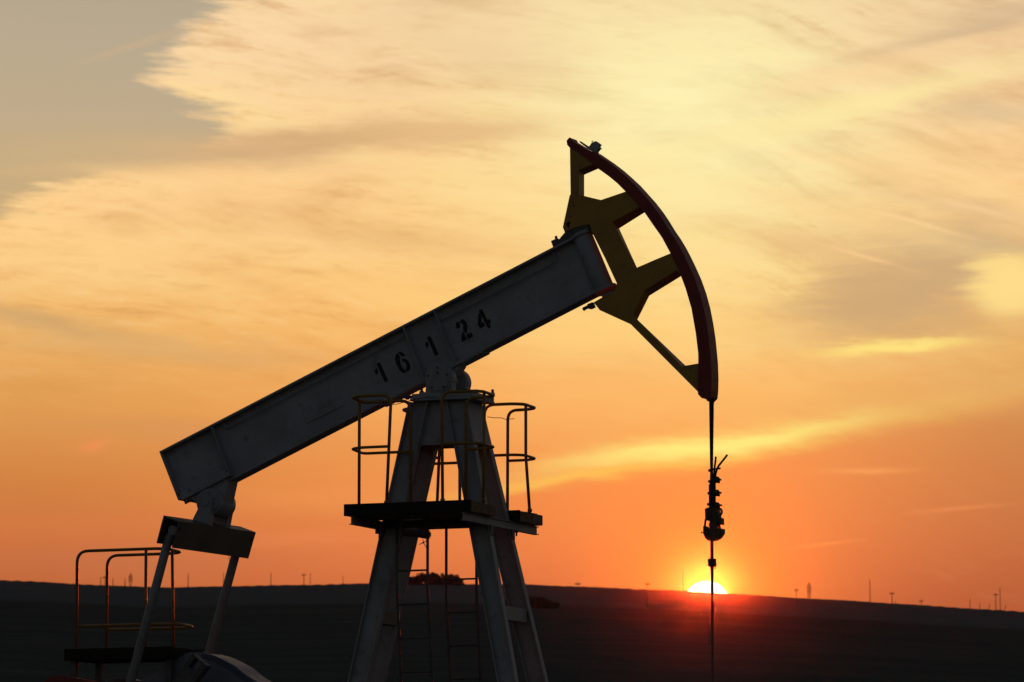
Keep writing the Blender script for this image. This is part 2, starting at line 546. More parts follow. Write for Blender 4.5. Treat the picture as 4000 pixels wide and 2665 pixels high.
def fillet(pts, rad, n=6):
    """round the inner corners of a polyline"""
    pts = [Vector(p) for p in pts]
    out = [pts[0]]
    for i in range(1, len(pts) - 1):
        a, b, c = pts[i - 1], pts[i], pts[i + 1]
        d1, d2 = (a - b), (c - b)
        k = min(rad, d1.length * 0.49, d2.length * 0.49)
        p, q = b + d1.normalized() * k, b + d2.normalized() * k
        for j in range(n + 1):
            t = j / n
            out.append(p * (1 - t) ** 2 + b * 2 * t * (1 - t) + q * t * t)
    out.append(pts[-1])
    return out


# ------------------------------------------------------------------ survey: photo pixels (4000 wide) to points on known planes
ROOT = Vector((-0.65, 55.0, 0.0))
YAW = R(-22.5)
cy_, sy_ = math.cos(YAW), math.sin(YAW)


def ray(px, py):
    a, b = (px - 2000) / F, (1332.5 - py) / F
    return Vector((a, math.cos(PITCH) - b * math.sin(PITCH), math.sin(PITCH) + b * math.cos(PITCH)))


def tolocal(w):
    return Vector((w.x * cy_ + w.y * sy_, -w.x * sy_ + w.y * cy_, w.z))


OL = tolocal(Vector((0, 0, CAMZ)) - ROOT)


def Q(px, py, y):
    """point of the pump's upright plane at depth y"""
    d = tolocal(ray(px, py))
    t = (y - OL.y) / d.y
    return OL + d * t


def Z(crop, zx, zy):
    """pixel of an enlarged crop back to photo pixels; crop = (x0, y0, k)"""
    return crop[0] + crop[2] * zx, crop[1] + crop[2] * zy


# ================================================================== TERRAIN
RIDGE = 2440.0
prof = [(0, 1333), (110, 1338), (250, 1346), (400, 1350), (520, 1347), (700, 1344), (840, 1341), (930, 1340), (1060, 1342), (1210, 1343),
        (1330, 1348), (1500, 1355), (1580, 1359), (1675, 1364), (1800, 1372), (2000, 1383), (2150, 1393), (2353, 1406)]
pa, pe = [], []
for X, Y in prof:
    d = ray(X / 0.58825, Y / 0.58825)
    pa.append(math.degrees(math.atan2(d.x, d.y)))
    pe.append(math.degrees(math.atan2(d.z, math.hypot(d.x, d.y))))
pa = [-180, -60, -14, -8] + pa + [8, 14, 60, 180]
pe = [0.4, 2.2, 4.6, 4.35] + pe + [3.6, 3.3, 2.2, 0.4]


def ridge_el(az):
    return float(np.interp(az, pa, pe))


def ground(az, r):
    """height of the ground at azimuth (degrees) and distance from the camera"""
    er = ridge_el(az)
    k = er / 4.15
    e0 = -0.39
    if r <= 250:
        return 0.0
    rs = [250, 380, 600, 850, 1150, 1500, 1880, 2080, 2250, RIDGE]
    es = [e0, 0.45 * k, 1.9 * k, 2.85 * k, 3.35 * k, 3.62 * k, er - 0.235 * k, er - 0.205 * k, er - 0.11 * k, er]
    if r <= RIDGE:
        return max(0.0, CAMZ + r * math.tan(R(float(np.interp(r, rs, es)))))
    zr = CAMZ + RIDGE * math.tan(R(er))
    return max(0.0, zr - (r - RIDGE) * 0.07 - ((r - RIDGE) ** 2) * 0.00002)


azs = [-180 + 4 * i for i in range(41)] + [-18 + 0.5 * i for i in range(22)] + [-7 + 0.07 * i for i in range(200)] + [7 + 0.5 * i for i in range(23)] + [22 + 4 * i for i in range(39)] + [178]
azs = sorted(set(round(a, 3) for a in azs if -180 <= a < 180))
rs_ = [0.0, 20, 60, 120, 200, 250] + list(np.linspace(290, 1850, 60)) + list(np.linspace(1870, 2440, 40)) + list(np.linspace(2470, 3600, 14)) + [5000, 8000]
vs, fs = [(0, 0, 0)], []
rng = np.random.RandomState(3)
jit = {}
for i, r in enumerate(rs_[1:]):
    for j, a in enumerate(azs):
        z = ground(a, r)
        if 300 < r < 2300:
            z += r * 0.00006 * math.sin(a * 3.1 + r * 0.011) + r * 0.00004 * math.sin(a * 7.7 - r * 0.023)
        elif r > 2400 and r < 2480:
            z += 0.10 * math.sin(a * 41) + 0.08 * math.sin(a * 97 + 1) + 0.08 * math.sin(a * 230)
        vs.append((r * math.sin(R(a)), r * math.cos(R(a)), z))
n = len(azs)
for j in range(n):
    fs.append((0, 1 + (j + 1) % n, 1 + j))
for i in range(len(rs_) - 2):
    for j in range(n):
        a, b = 1 + i * n + j, 1 + i * n + (j + 1) % n
        fs.append((a, b, b + n, a + n))
M_GRND = bpy.data.materials.new('dry_grass_hillside')
M_GRND.use_nodes = True
t = M_GRND.node_tree
h = G(t)
geo = t.nodes.new('ShaderNodeNewGeometry')
sp = t.nodes.new('ShaderNodeSeparateXYZ')
t.links.new(geo.outputs['Position'], sp.inputs[0])
gx, gy, gz = sp.outputs
rr = h.m('SQRT', h.add(h.mul(gx, gx), h.mul(gy, gy)))
n1 = h.noise(h.xyz(h.mul(gx, 0.006), h.mul(gy, 0.03), 0), 1.0, 8, 0.6)
n2 = h.noise(h.xyz(h.mul(gx, 0.05), h.mul(gy, 0.05), 0), 1.0, 8, 0.7)
c1 = h.mix(h.ss(n1, 0.2, 0.85), (0.066, 0.084, 0.074), (0.125, 0.128, 0.098))
c1 = h.mix(h.mul(h.ss(n2, 0.4, 0.7), 0.5), c1, (0.080, 0.094, 0.082))
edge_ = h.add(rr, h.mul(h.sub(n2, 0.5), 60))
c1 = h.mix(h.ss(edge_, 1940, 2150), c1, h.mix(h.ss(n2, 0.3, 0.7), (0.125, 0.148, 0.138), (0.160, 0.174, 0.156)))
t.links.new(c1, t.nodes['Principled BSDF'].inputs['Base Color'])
t.nodes['Principled BSDF'].inputs['Roughness'].default_value = 0.95
t.nodes['Principled BSDF'].inputs['Specular IOR Level'].default_value = 0.0
me = bpy.data.meshes.new('ground')
me.from_pydata(vs, [], fs)
for p in me.polygons:
    p.use_smooth = True
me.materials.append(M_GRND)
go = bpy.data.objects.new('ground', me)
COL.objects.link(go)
tag(go, 'dark grassy plain and low hillside rising to the ridge', 'ground', kind='structure')


# ================================================================== PUMP JACK
pump = empty('pump_jack', ROOT, YAW)
tag(pump, 'large grey pump jack with yellow and red horse head, beam numbered 16 1 24', 'pump jack')
PX, PZ = -0.014, 7.833
TH = R(23.41)
ux, uz = math.cos(TH), math.sin(TH)


def B(s, y, t_):
    """beam frame: s along the beam, t across it (up), origin at the saddle pivot"""
    return Vector((PX + s * ux - t_ * uz, y, PZ + s * uz + t_ * ux))


def S(px, py, y):
    q = Q(px, py, y)
    a, b = q.x - PX, q.z - PZ
    return a * ux + b * uz, -a * uz + b * ux


c1400 = (1400, 1150, 1 / 3.92)
cH = (2000, 480, 900 / 1568)
cT = (560, 1600, 800 / 2091)
TT, TB = 0.740, 0.095
S0 = S(*Z(cT, 160, 430), -0.1)[0]
ST1 = S(*Z(cT, 690, 185), -0.1)[0]          # tail stiffener
SE = S(*Z(cH, 440, 760), -0.1)[0]           # where the nose tube begins
SR = S(*Z(cH, 548, 765), 0.0)[0]            # right edge of nose tube
NT = 0.105                                  # nose tube radius
SN = SR - NT
t_tail = S(*Z(cT, 630, 775), -0.1)[1]
HW, FT, WT_ = 0.10, 0.022, 0.008
bm_ = MB()
bm_.box(S0, SN + 0.02, -HW, HW, TT - FT, TT, B)                              # top flange
bm_.box(S0 + 0.02, SN - 0.06, -WT_, WT_, TB + FT, TT - FT, B)                # web (tail part hidden by its own flange)
bm_.box(ST1 - 0.02, SN + 0.02, -HW, HW, TB, TB + FT, B)                      # bottom flange
bm_.box(S0 + 0.02, ST1 - 0.022, -HW, HW, t_tail, t_tail + FT, B)             # raised tail flange
bm_.box(S0, S0 + 0.018, -HW, HW, t_tail - 0.01, TT - FT - 0.001, B)          # end plate
sc0 = S(*Z(c1400, 1300, 1290), 0.1)[0]
sc1 = S(*Z(c1400, 2020, 915), 0.1)[0]
tc_ = S(*Z(c1400, 1800, 1030), 0.1)[1]
tc_ = min(tc_, TB - 0.008)
bm_.box(sc0 - 0.7, sc1, -HW + 0.004, HW - 0.004, tc_, TB - 0.001, B)         # cover plate over the saddle
# nose tube with cap plates
def ring(s, t_, r, n=28):
    return [B(s + r * math.cos(2 * math.pi * k / n), r * math.sin(2 * math.pi * k / n), t_) for k in range(n)]
def disc(mb, s, t0, t1, r, n=28):
    a, b = ring(s, t0, r, n), ring(s, t1, r, n)
    mb.add(a + b, [(i, (i + 1) % n, n + (i + 1) % n, n + i) for i in range(n)], True)
    o = len(mb.v) - 2 * n
    mb.f += [tuple(o + i for i in reversed(range(n))), tuple(o + n + i for i in range(n))]
    mb.sm += [False, False]
disc(bm_, SN, TB + 0.02, TT - 0.02, NT)
disc(bm_, SN + 0.005, TT - 0.024, TT + 0.012, NT + 0.022)
disc(bm_, SN + 0.005, TB - 0.012, TB + 0.024, NT + 0.022)
beam = bm_.build('walking_beam', M_GREY, pump, 0.003)
bm_ = MB()
disc(bm_, SN - 0.02, TT + 0.014, TT + 0.055, NT - 0.005)
disc(bm_, SN - 0.05, TT + 0.056, TT + 0.085, NT - 0.035)
bm_.build('hinge_boss', M_DARK, beam, 0.003)


def stiff(s0, tb, th=0.014):
    for sg in (-1, 1):
        q = MB()
        q.box(s0 - th / 2, s0 + th / 2, sg * WT_ + sg * 0.0005, sg * (HW - 0.003), tb + 0.001, TT - FT - 0.001, B)
        q.build('stiffener', M_GREY, beam, 0.002)


stiff(ST1, TB + FT)
sA = S(*Z(c1400, 675, 530), -0.1)[0]
sA2 = S(*Z(c1400, 1000, 1265), -0.1)[0]
sB = S(*Z(c1400, 1150, 285), -0.1)[0]
sB2 = S(*Z(c1400, 1480, 1030), -0.1)[0]
stiff((sA + sA2) / 2, TB + FT)
stiff((sB + sB2) / 2, TB + FT)
# long bar below the top flange, bent up at its ends
tl = S(*Z(c1400, 350, 820), -0.05)[1]
sl0 = S(*Z(cT, 820, 140), -0.05)[0]
sl1 = S(*Z(cH, 275, 880), -0.05)[0]
q = MB()
q.tube(fillet([B(sl0, -0.05, TT - FT - 0.01), B(sl0, -0.05, tl), B((sA + sA2) / 2 - 0.012, -0.05, tl)], 0.09), 0.0075, 6)
q.build('edge_bar', M_GREY, beam)
tl2 = S(*Z(c1400, 1600, 235), -0.05)[1]
q = MB()
q.tube(fillet([B((sB + sB2) / 2 + 0.012, -0.05, tl2), B(sl1, -0.05, tl2), B(sl1, -0.05, TT - FT - 0.01)], 0.11), 0.0075, 6)
q.build('edge_bar', M_GREY, beam)

# stencilled number 16 1 24 on the near web
YW = -WT_ - 0.0015


def stroke(mb, poly):
    """flat painted shape from crop pixels, 3 mm thick paint on the web"""
    fr = [Q(*Z(c1400, *p), YW) for p in poly]
    bk = [p + Vector((0, 0.003, 0)) for p in fr]
    mb.prism(fr, bk)


def arcpts(cx, cy, rx, ry, a0, a1, rot, n=12):
    out = []
    for i in range(n + 1):
        a = R(a0 + (a1 - a0) * i / n)
        x, y = rx * math.cos(a), ry * math.sin(a)
        out.append((cx + x * math.cos(rot) - y * math.sin(rot), cy + x * math.sin(rot) + y * math.cos(rot)))
    return out


def band(cx, cy, rx, ry, w, a0, a1, rot=R(-26)):
    return arcpts(cx, cy, rx, ry, a0, a1, rot) + arcpts(cx, cy, rx - w, ry - w, a1, a0, rot)


glyphs = [
    [[(275, 1062), (325, 1040), (352, 1090), (455, 1325), (405, 1350), (300, 1120)], [(278, 1120), (305, 1190), (280, 1232), (243, 1185)]],
    [[(640, 875), (670, 890), (718, 930), (672, 962), (606, 890)],
     [(598, 895), (640, 960), (632, 1010), (650, 1080), (690, 1140), (735, 1170), (725, 1200), (680, 1205), (630, 1165), (585, 1080), (558, 990), (572, 925)],
     [(662, 990), (715, 985), (762, 1020), (793, 1085), (790, 1150), (755, 1190), (722, 1150), (738, 1110), (728, 1060), (700, 1030), (672, 1030)]],
    [[(1048, 668), (1085, 637), (1118, 668), (1228, 918), (1175, 945), (1070, 710)], [(1052, 715), (1080, 770), (1052, 828), (1020, 772)]],
    [[(1492, 505), (1496, 435), (1540, 408), (1558, 470), (1552, 515), (1505, 528)],
     [(1556, 400), (1605, 378), (1655, 425), (1672, 490), (1665, 570), (1645, 610), (1602, 545), (1606, 470), (1590, 450), (1562, 445)],
     [(1600, 560), (1635, 630), (1665, 692), (1590, 732), (1575, 700), (1580, 620)],
     [(1648, 622), (1728, 582), (1758, 645), (1680, 690)]],
    [[(1848, 262), (1850, 235), (1890, 228), (1910, 260), (1975, 395), (2010, 375), (2032, 432), (2005, 455), (2030, 495), (2000, 530), (1978, 505), (1895, 355)],
     [(1840, 280), (1868, 300), (1885, 360), (1880, 432), (1915, 425), (1942, 480), (1865, 528), (1830, 465), (1830, 380)]],
]
for gl in glyphs:
    q = MB()
    for poly in gl:
        stroke(q, poly)
    q.build('painted_digit', M_BLACK, beam)
# embossed maker's plate
cP = (1120, 1480, 300 / 2138)
q = MB()
oct_ = [(430, 880), (470, 810), (1350, 362), (1430, 395), (1600, 735), (570, 1245), (545, 1215)]
q.prism([Q(*Z(cP, *p), -WT_ - 0.010) for p in oct_], [Q(*Z(cP, *p), -WT_ + 0.0005) for p in oct_])
plate = q.build('maker_plate', M_GREY, beam, 0.003)
q = MB()
def line(mb, pts, w=9):
    for (a, b) in zip(pts[:-1], pts[1:]):
        d = Vector((b[0] - a[0], b[1] - a[1]))
        nn = Vector((-d.y, d.x)).normalized() * w
        dd = d.normalized() * w * 0.6
        c4 = [(a[0] - nn.x - dd.x, a[1] - nn.y - dd.y), (b[0] - nn.x + dd.x, b[1] - nn.y + dd.y), (b[0] + nn.x + dd.x, b[1] + nn.y + dd.y), (a[0] + nn.x - dd.x, a[1] + nn.y - dd.y)]
        mb.prism([Q(*Z(cP, *p), -WT_ - 0.015) for p in c4], [Q(*Z(cP, *p), -WT_ - 0.0105) for p in c4])
line(q, [(520, 860), (690, 760), (650, 900), (560, 1035)])
line(q, [(830, 700), (940, 645)])
line(q, [(880, 690), (930, 820)])
line(q, [(985, 720), (1060, 690), (1040, 645), (985, 660), (985, 790), (1080, 760)])
line(q, [(1120, 640), (1180, 570), (1250, 700)])
line(q, [(1140, 700), (1230, 650)])
line(q, [(1300, 640), (1335, 500), (1380, 480), (1430, 590)])
line(q, [(820, 890), (1260, 670)], 5)
for i in range(5):
    line(q, [(860 + 110 * i, 960 - 46 * i), (920 + 110 * i, 930 - 46 * i)], 8)
q.build('raised_lettering', M_GREY, plate)

# tail clamps that hold the tail bearing
for a, b in (((380, 850), (505, 925)), ((765, 650), (880, 735))):
    s_, t_ = S(*Z(cT, (a[0] + b[0]) / 2, (a[1] + b[1]) / 2), -0.11)
    for sg in (-1, 1):
        q = MB()
        y0, y1 = sorted((sg * 0.06, sg * 0.145))
        q.box(s_ - 0.05, s_ + 0.05, y0, y1, t_tail - 0.045, t_tail + 0.045, lambda s2, y, t2: B(s2, y, t2))
        q.cyl(B(s_ - 0.015, sg * 0.115, t_tail - 0.07), B(s_ - 0.015, sg * 0.115, t_tail + 0.085), 0.013, n=8)
        q.build('flange_clamp', M_GREY, beam, 0.003)

# ------------------------------------------------------------------ horse head
YN, YF = -0.095, 0.10
DX, DY = 29 / 0.574, 10 / 0.574                 # shift of the far side, in crop units


def zq(p, y):
    return Q(*Z(cH, *p), y)


def full(x, y):
    return ((x - 2000) / cH[2], (y - 480) / cH[2])


def sh(p, k=1):
    return (p[0] + DX * k, p[1] + DY * k)


inner = [(590, 315), (660, 365), (720, 415), (772, 468), (838, 535), (903, 612), (960, 695), (1020, 780), (1078, 888), (1118, 965), (1150, 1045), (1180, 1125), (1220, 1260), (1250, 1430), full(2727, 1380), full(2728, 1425), full(2727, 1480), full(2726, 1527)]
outer_far = [(393, 97), (450, 136), (510, 172), (575, 214), (605, 215), (700, 280), (762, 327), (820, 378), (876, 430), (930, 490), (982, 548), (1030, 610), (1072, 672), (1110, 735), (1152, 796), (1190, 860), (1222, 922), (1252, 985), (1290, 1070), (1322, 1160), (1350, 1262), (1371, 1370), (1386, 1470), (1396, 1568), full(2805, 1420), full(2807, 1480), full(2806, 1530), full(2803, 1559)]
bot_far = [full(2789, 1573)]
# yellow body
body_f = [(393, 160), (398, 488), (392, 492), (345, 710), (358, 745), (420, 716), (525, 690), (550, 757), (632, 920), (712, 1092), (702, 1135), (555, 1222), (596, 1275), (808, 1372), full(2695, 1500), full(2726, 1531), full(2745, 1520)] + \
    [(p[0] + 45, p[1] - 22) for p in reversed(inner[:16])] + [(520, 225)]
h1n = [(455, 322), (560, 280), (592, 317), (660, 365), (720, 415), (772, 468), (605, 525), (545, 511), (455, 489)]
h1f = [(492, 355), (618, 300), sh((592, 317)), sh((660, 365)), sh((720, 415)), sh((772, 468)), sh((605, 525)), sh((545, 511)), (492, 508)]
h2n = [(683, 675), (872, 573), (903, 612), (960, 695), (1020, 780), (1078, 888), (965, 935), (850, 985)]
h2f = [(730, 720), (925, 597), sh((903, 612)), sh((960, 695)), sh((1020, 780)), sh((1078, 888)), (980, 968), (864, 1016)]
h3n = [(905, 1140), (1122, 1003), (1150, 1045), (1180, 1125), (1220, 1260), (1250, 1430), full(2727, 1380), full(2727, 1420), full(2662, 1431), (822, 1305)]
h3f = [(935, 1178), (1172, 1032), sh((1150, 1045)), sh((1180, 1125)), sh((1220, 1260)), sh((1250, 1430)), sh(full(2727, 1380)), sh(full(2727, 1422)), full(2691, 1441), full(2490, 1249)]
h4n = [(366, 688), (398, 668), (386, 722)]
h4f = [(378, 681), (402, 671), (391, 716)]
q = MB()
fr = [zq(p, YN) for p in body_f]
bk = [Vector((p.x, YF - 0.005, p.z)) for p in fr]
q.prism(fr, bk, [[zq(p, YN) for p in hh] for hh in (h1n, h2n, h3n, h4n)], [[zq(p, YF - 0.005) for p in hh] for hh in (h1f, h2f, h3f, h4f)])
head = q.build('horse_head', M_YEL, pump, 0.003)
# red rim that carries the wire rope
YRN, YRF = -0.105, 0.105
rim_in = [(390, 167), (440, 192), (530, 262)] + inner
rim_out_far = outer_far + bot_far
rf_out = [Q(*Z(cH, *p), YRF) for p in rim_out_far]
rn_out = [Vector((p.x, YRN, p.z)) for p in rf_out]
tipn = [Q(*Z(cH, *p), YRN) for p in [(375, 150), (371, 122), (390, 99)]]
rn_in = [Q(*Z(cH, *p), YRN) for p in rim_in]
botn = [Q(2726, 1540, YRN), Q(2740, 1555, YRN), Q(2755, 1557, YRN), Q(2764, 1568, YRN)]
front = tipn + rn_out[1:] + list(reversed(botn)) + list(reversed(rn_in))
back = [Vector((p.x, YRF, p.z)) for p in front]
q = MB()
q.prism(front, back)
rim = q.build('rope_rim', M_RED, head, 0.003)
# plate, hanger socket and cotter pin on the top of the head
cTop = (2180, 510, 240 / 2214)
def zt(p, y): return Q(*Z(cTop, *p), y)
def slab(name, poly, y0, y1, m_, par):
    q = MB()
    f_ = [zt(p, y0) for p in poly]
    q.prism(f_, [Vector((p.x, y1, p.z)) for p in f_])
    return q.build(name, m_, par, 0.002)
slab('top_plate', [(760, 402), (780, 378), (1075, 580), (1400, 800), (1400, 850), (1350, 830), (1050, 640), (800, 450)], -0.03, 0.03, M_DARK, head)
sock = slab('rope_socket', [(1120, 570), (1205, 440), (1290, 420), (1340, 375), (1495, 490), (1450, 545), (1465, 640), (1375, 755), (1395, 790), (1375, 850), (1060, 610), (1080, 560)], -0.035, 0.035, M_GREY, head)
q = MB()
q.tube([zt(p, 0.0) for p in [(1290, 430), (1250, 440), (1212, 395), (1228, 372), (1260, 385), (1300, 440)]], 0.0035, 6)
q.build('cotter_pin', M_STEEL, head)
q = MB()
q.tube([zt(p, 0.0) for p in [(1440, 560), (1580, 675)]], 0.004, 6)
q.build('cotter_pin', M_STEEL, head)
# adjusting bolts and yoke blocks where the head hangs on the beam
cN = (2120, 820, 340 / 1269)
def zn(p, y): return Q(*Z(cN, *p), y)
def nslab(mb, poly, y0, y1):
    f_ = [zn(p, y0) for p in poly]
    mb.prism(f_, [Vector((p.x, y1, p.z)) for p in f_])
q = MB()
nslab(q, [(150, 545), (118, 455), (180, 425), (230, 420), (255, 490), (185, 540)], -0.04, 0.03)
nslab(q, [(178, 430), (172, 388), (198, 374), (215, 425)], -0.02, 0.0)
q.build('adjusting_bolt', M_DARK, head, 0.002)
q = MB()
nslab(q, [(240, 425), (270, 385), (318, 330), (400, 265), (560, 200), (640, 205), (690, 280), (470, 390), (240, 500)], -0.085, 0.06)
q.build('hinge_bracket', M_DARK, head, 0.004)
q = MB()
nslab(q, [(650, 1375), (720, 1345), (745, 1415), (690, 1442), (655, 1440), (640, 1410)], -0.03, 0.03)
nslab(q, [(573, 1432), (595, 1418), (660, 1385), (665, 1432), (615, 1455), (598, 1472), (585, 1465)], -0.012, 0.012)
q.build('adjusting_bolt', M_DARK, head, 0.002)
q = MB()
nslab(q, [(850, 1255), (1000, 1190), (1015, 1205), (870, 1275)], -0.101, -0.097)
q.build('scuff_plate', M_GREY, head)

# ------------------------------------------------------------------ saddle bearing on the post top
ZT = Q(1720, 1562, -0.3).z                       # top of post plate
q = MB()
q.box(-0.30, 0.38, -0.29, 0.29, ZT + 0.028, ZT + 0.075)          # bearing base
q.box(-0.26, -0.19, -0.20, -0.10, ZT + 0.075, ZT + 0.10)
q.cyl((PX, -0.12, PZ), (PX, 0.12, PZ), 0.085, n=28)               # shaft
# beam-side saddle: plate and gussets down to the shaft
q.hexa([Vector(p) for p in [(PX - 0.10, -0.085, PZ + 0.05), (PX + 0.10, -0.085, PZ + 0.05), (PX + 0.10, 0.085, PZ + 0.05), (PX - 0.10, 0.085, PZ + 0.05)]] +
       [B(-0.19, -0.085, TB - 0.022), B(0.22, -0.085, TB - 0.022), B(0.22, 0.085, TB - 0.022), B(-0.19, 0.085, TB - 0.022)])
saddle = q.build('saddle_bearing', M_GREY, pump, 0.004)
for sg in (-1, 1):
    q = MB()
    y0, y1 = sg * 0.125, sg * 0.268
    q.cyl((PX, y0, PZ), (PX, y1, PZ), 0.150, n=40)
    q.cyl((PX, y1, PZ), (PX, y1 + sg * 0.012, PZ), 0.130, n=40)
    ya, yb = sorted((y0 + sg * 0.012, y1 - sg * 0.012))
    q.hexa([Vector(p) for p in [(PX - 0.152, ya, ZT + 0.076), (PX + 0.152, ya, ZT + 0.076), (PX + 0.152, yb, ZT + 0.076), (PX - 0.152, yb, ZT + 0.076),
                                (PX - 0.142, ya, PZ - 0.03), (PX + 0.142, ya, PZ - 0.03), (PX + 0.142, yb, PZ - 0.03), (PX - 0.142, yb, PZ - 0.03)]])
    hs = q.build('bearing_housing', M_GREY, saddle, 0.004)
    b_ = [(PX + 0.112 * math.cos(R(90 + 72 * k)), PZ + 0.112 * math.sin(R(90 + 72 * k)), 0.012) for k in range(5)] + [(PX, PZ + 0.06, 0.014)]
    for bx_, bz_, br_ in b_:
        q = MB()
        q.cyl((bx_, y1 + sg * 0.0125, bz_), (bx_, y1 + sg * 0.026, bz_), br_, n=6)
        hb = q.build('cap_bolt', M_DARK, saddle)
for p, y in ((Z((1580, 1420, 380 / 2292), 405, 640), -0.15), (Z((1580, 1420, 380 / 2292), 1683, 640), 0.2), (Z((1580, 1420, 380 / 2292), 2075, 800), 0.27), (Z((1580, 1420, 380 / 2292), 1410, 730), -0.2)):
    c = Q(*p, y)
    q = MB()
    q.cyl((c.x, y, ZT + 0.029), (c.x, y, ZT + 0.15 if y != -0.2 else ZT + 0.10), 0.016, n=8)
    q.cyl((c.x, y, ZT + 0.0755), (c.x, y, ZT + 0.115), 0.027, n=6)
    q.build('hold_down_bolt', M_DARK, saddle)
q = MB()
c = Q(*Z((1580, 1420, 380 / 2292), 60, 765), -0.2)
q.cyl((c.x - 0.03, -0.2, ZT + 0.055), (-0.302, -0.2, ZT + 0.055), 0.016, n=8)
q.cyl((c.x - 0.01, -0.2, ZT + 0.055), (c.x + 0.02, -0.2, ZT + 0.055), 0.028, n=6)
q.build('adjusting_screw', M_DARK, saddle)

# ------------------------------------------------------------------ samson post
q = MB()
xl = Q(1601, 1562, -0.3).x
xr = Q(1838, 1557, -0.3).x
q.box(xl, xr + 0.02, -0.3, 0.3, ZT, ZT + 0.027)
# apron plates below the top plate, butted between the legs
za = Q(1720, 1738, -0.2).z
def leg_line(px0, py0, px1, py1, y0, y1):
    a, b = Q(px0, py0, y0), Q(px1, py1, y1)
    return a, b
def leg_at(ab, z):
    a, b = ab
    k = (z - a.z) / (b.z - a.z)
    return a + (b - a) * k
W_L = 0.215
legs = [  # left edge lines on the web plane, and widths top/bottom, outward sign
    (leg_line(1604, 1568, 1365, 2665, -0.22, -0.40), W_L, W_L, -1),
    (leg_line(1751 - 75, 1568, 1505 - 75, 2665, 0.22, 0.36), W_L, W_L, -1),
    (leg_line(1748, 1568, 1950, 2665, -0.20, -0.415), 0.235, 0.205, 1),
    (leg_line(1895 - 92, 1586, 2150 - 86, 2665, 0.16, 0.415), 0.225, 0.215, 1),
]
def apron(ya, yb, ia, ib):
    a0, a1 = leg_at(legs[ia][0], ZT - 0.001), leg_at(legs[ia][0], za)
    b0, b1 = leg_at(legs[ib][0], ZT - 0.001), leg_at(legs[ib][0], za)
    th = 0.012
    fr = [Vector((a0.x + 0.16, ya, ZT - 0.001)), Vector((b0.x + 0.05, ya, ZT - 0.001)), Vector((b1.x + 0.05, yb, za)), Vector((a1.x + 0.16, yb, za))]
    q.prism(fr, [p + Vector((0, th, 0)) for p in fr])
apron(-0.185, -0.215, 0, 2)
apron(0.15, 0.19, 1, 3)
for ia, ib, off in ((2, 3, 0.225), (0, 1, 0.012)):
    a0, a1 = leg_at(legs[ia][0], ZT - 0.001), leg_at(legs[ia][0], za)
    b0, b1 = leg_at(legs[ib][0], ZT - 0.001), leg_at(legs[ib][0], za)
    fr = [a0 + Vector((off, 0.01, 0)), b0 + Vector((off, -0.01, 0)), b1 + Vector((off, -0.01, 0)), a1 + Vector((off, 0.01, 0))]
    q.prism(fr, [p + Vector((-0.012, 0, 0)) for p in fr])
post = q.build('samson_post', M_GREY, pump, 0.003)
for ab, w0, w1, sg in legs:
    top, bot = leg_at(ab, ZT - 0.002), leg_at(ab, 0.0)
    kz = (ab[0].z - 0) / (ab[0].z - ab[1].z)
    w1 = w0 + (w1 - w0) * kz
    q = MB()
    D_, tk = 0.085, 0.014
    for x0, x1, y0, y1 in ((tk, None, 0.0, 0.012), (0, tk, -D_ + 0.03, 0.03), (None, 0, -D_ + 0.03, 0.03)):
        pts = []
        for p, w in ((bot, w1), (top, w0)):
            a_ = x0 if x0 is not None else w - tk
            b_ = x1 if x1 not in (None, 0) else (w - tk if x1 is None else w)
            pts += [p + Vector((a_, y0, 0)), p + Vector((b_, y0, 0)), p + Vector((b_, y1, 0)), p + Vector((a_, y1, 0))]
        q.hexa(pts)
    q.build('leg', M_GREY, post, 0.002)
# horizontal braces between near and far leg, and the small caps under the platform
zb = Q(2010, 2400, 0).z
for ia, ib, off in ((2, 3, 0.06), (0, 1, 0.0)):
    q = MB()
    a, b = leg_at(legs[ia][0], zb), leg_at(legs[ib][0], zb)
    q.box(a.x + off, a.x + off + 0.12, a.y + 0.032, b.y - 0.058, zb - 0.07, zb + 0.07)
    q.build('cross_brace', M_GREY if ia == 2 else M_DARK, post, 0.003)

# ------------------------------------------------------------------ work platform round the post
ZD = 6.488
XD0, XD1 = -0.755, 0.658
q = MB()
q.box(XD0 + 0.12, XD1 - 0.12, -0.305, -0.265, ZD - 0.20, ZD - 0.12)     # near joist between the two support beams
platform = q.build('work_platform', M_DARK, pump, 0.002)
for ia, sx in ((0, -1), (1, -1), (2, 1), (3, 1)):
    q = MB()
    p = leg_at(legs[ia][0], ZD - 0.27)
    xx = p.x - 0.012 if sx < 0 else p.x + 0.215
    q.box(xx, xx + 0.02, p.y - 0.05, p.y + 0.028, ZD - 0.31, ZD - 0.20)
    xa, xb = (XD0 + 0.058, p.x + 0.05) if sx < 0 else (p.x + 0.17, XD1 - 0.09)
    q.box(xa, xb, p.y - 0.02, p.y + 0.02, ZD - 0.25, ZD - 0.206)
    q.build('leg_bracket', M_DARK, platform, 0.002)
for y0, y1 in ((-0.97, -0.32), (0.34, 0.97)):
    q = MB()
    nb = 4
    wb = (y1 - y0) / nb
    for i in range(nb):
        jx = random.uniform(-0.006, 0.006)
        q.box(XD0 + jx, XD1 + jx, y0 + wb * i + (0.003 if i else 0), y0 + wb * (i + 1) - 0.003, ZD - 0.112 + random.uniform(-0.003, 0.003), ZD + random.uniform(-0.004, 0.002))
    q.build('plank_deck', M_WOOD, platform, 0.004)
    q = MB()
    q.box(XD0 + 0.002, XD1 - 0.001, y0 - 0.026, y0 - 0.002, ZD - 0.119, ZD + 0.004)
    q.build('toe_board', M_NEAR_BLACK, platform, 0.003)
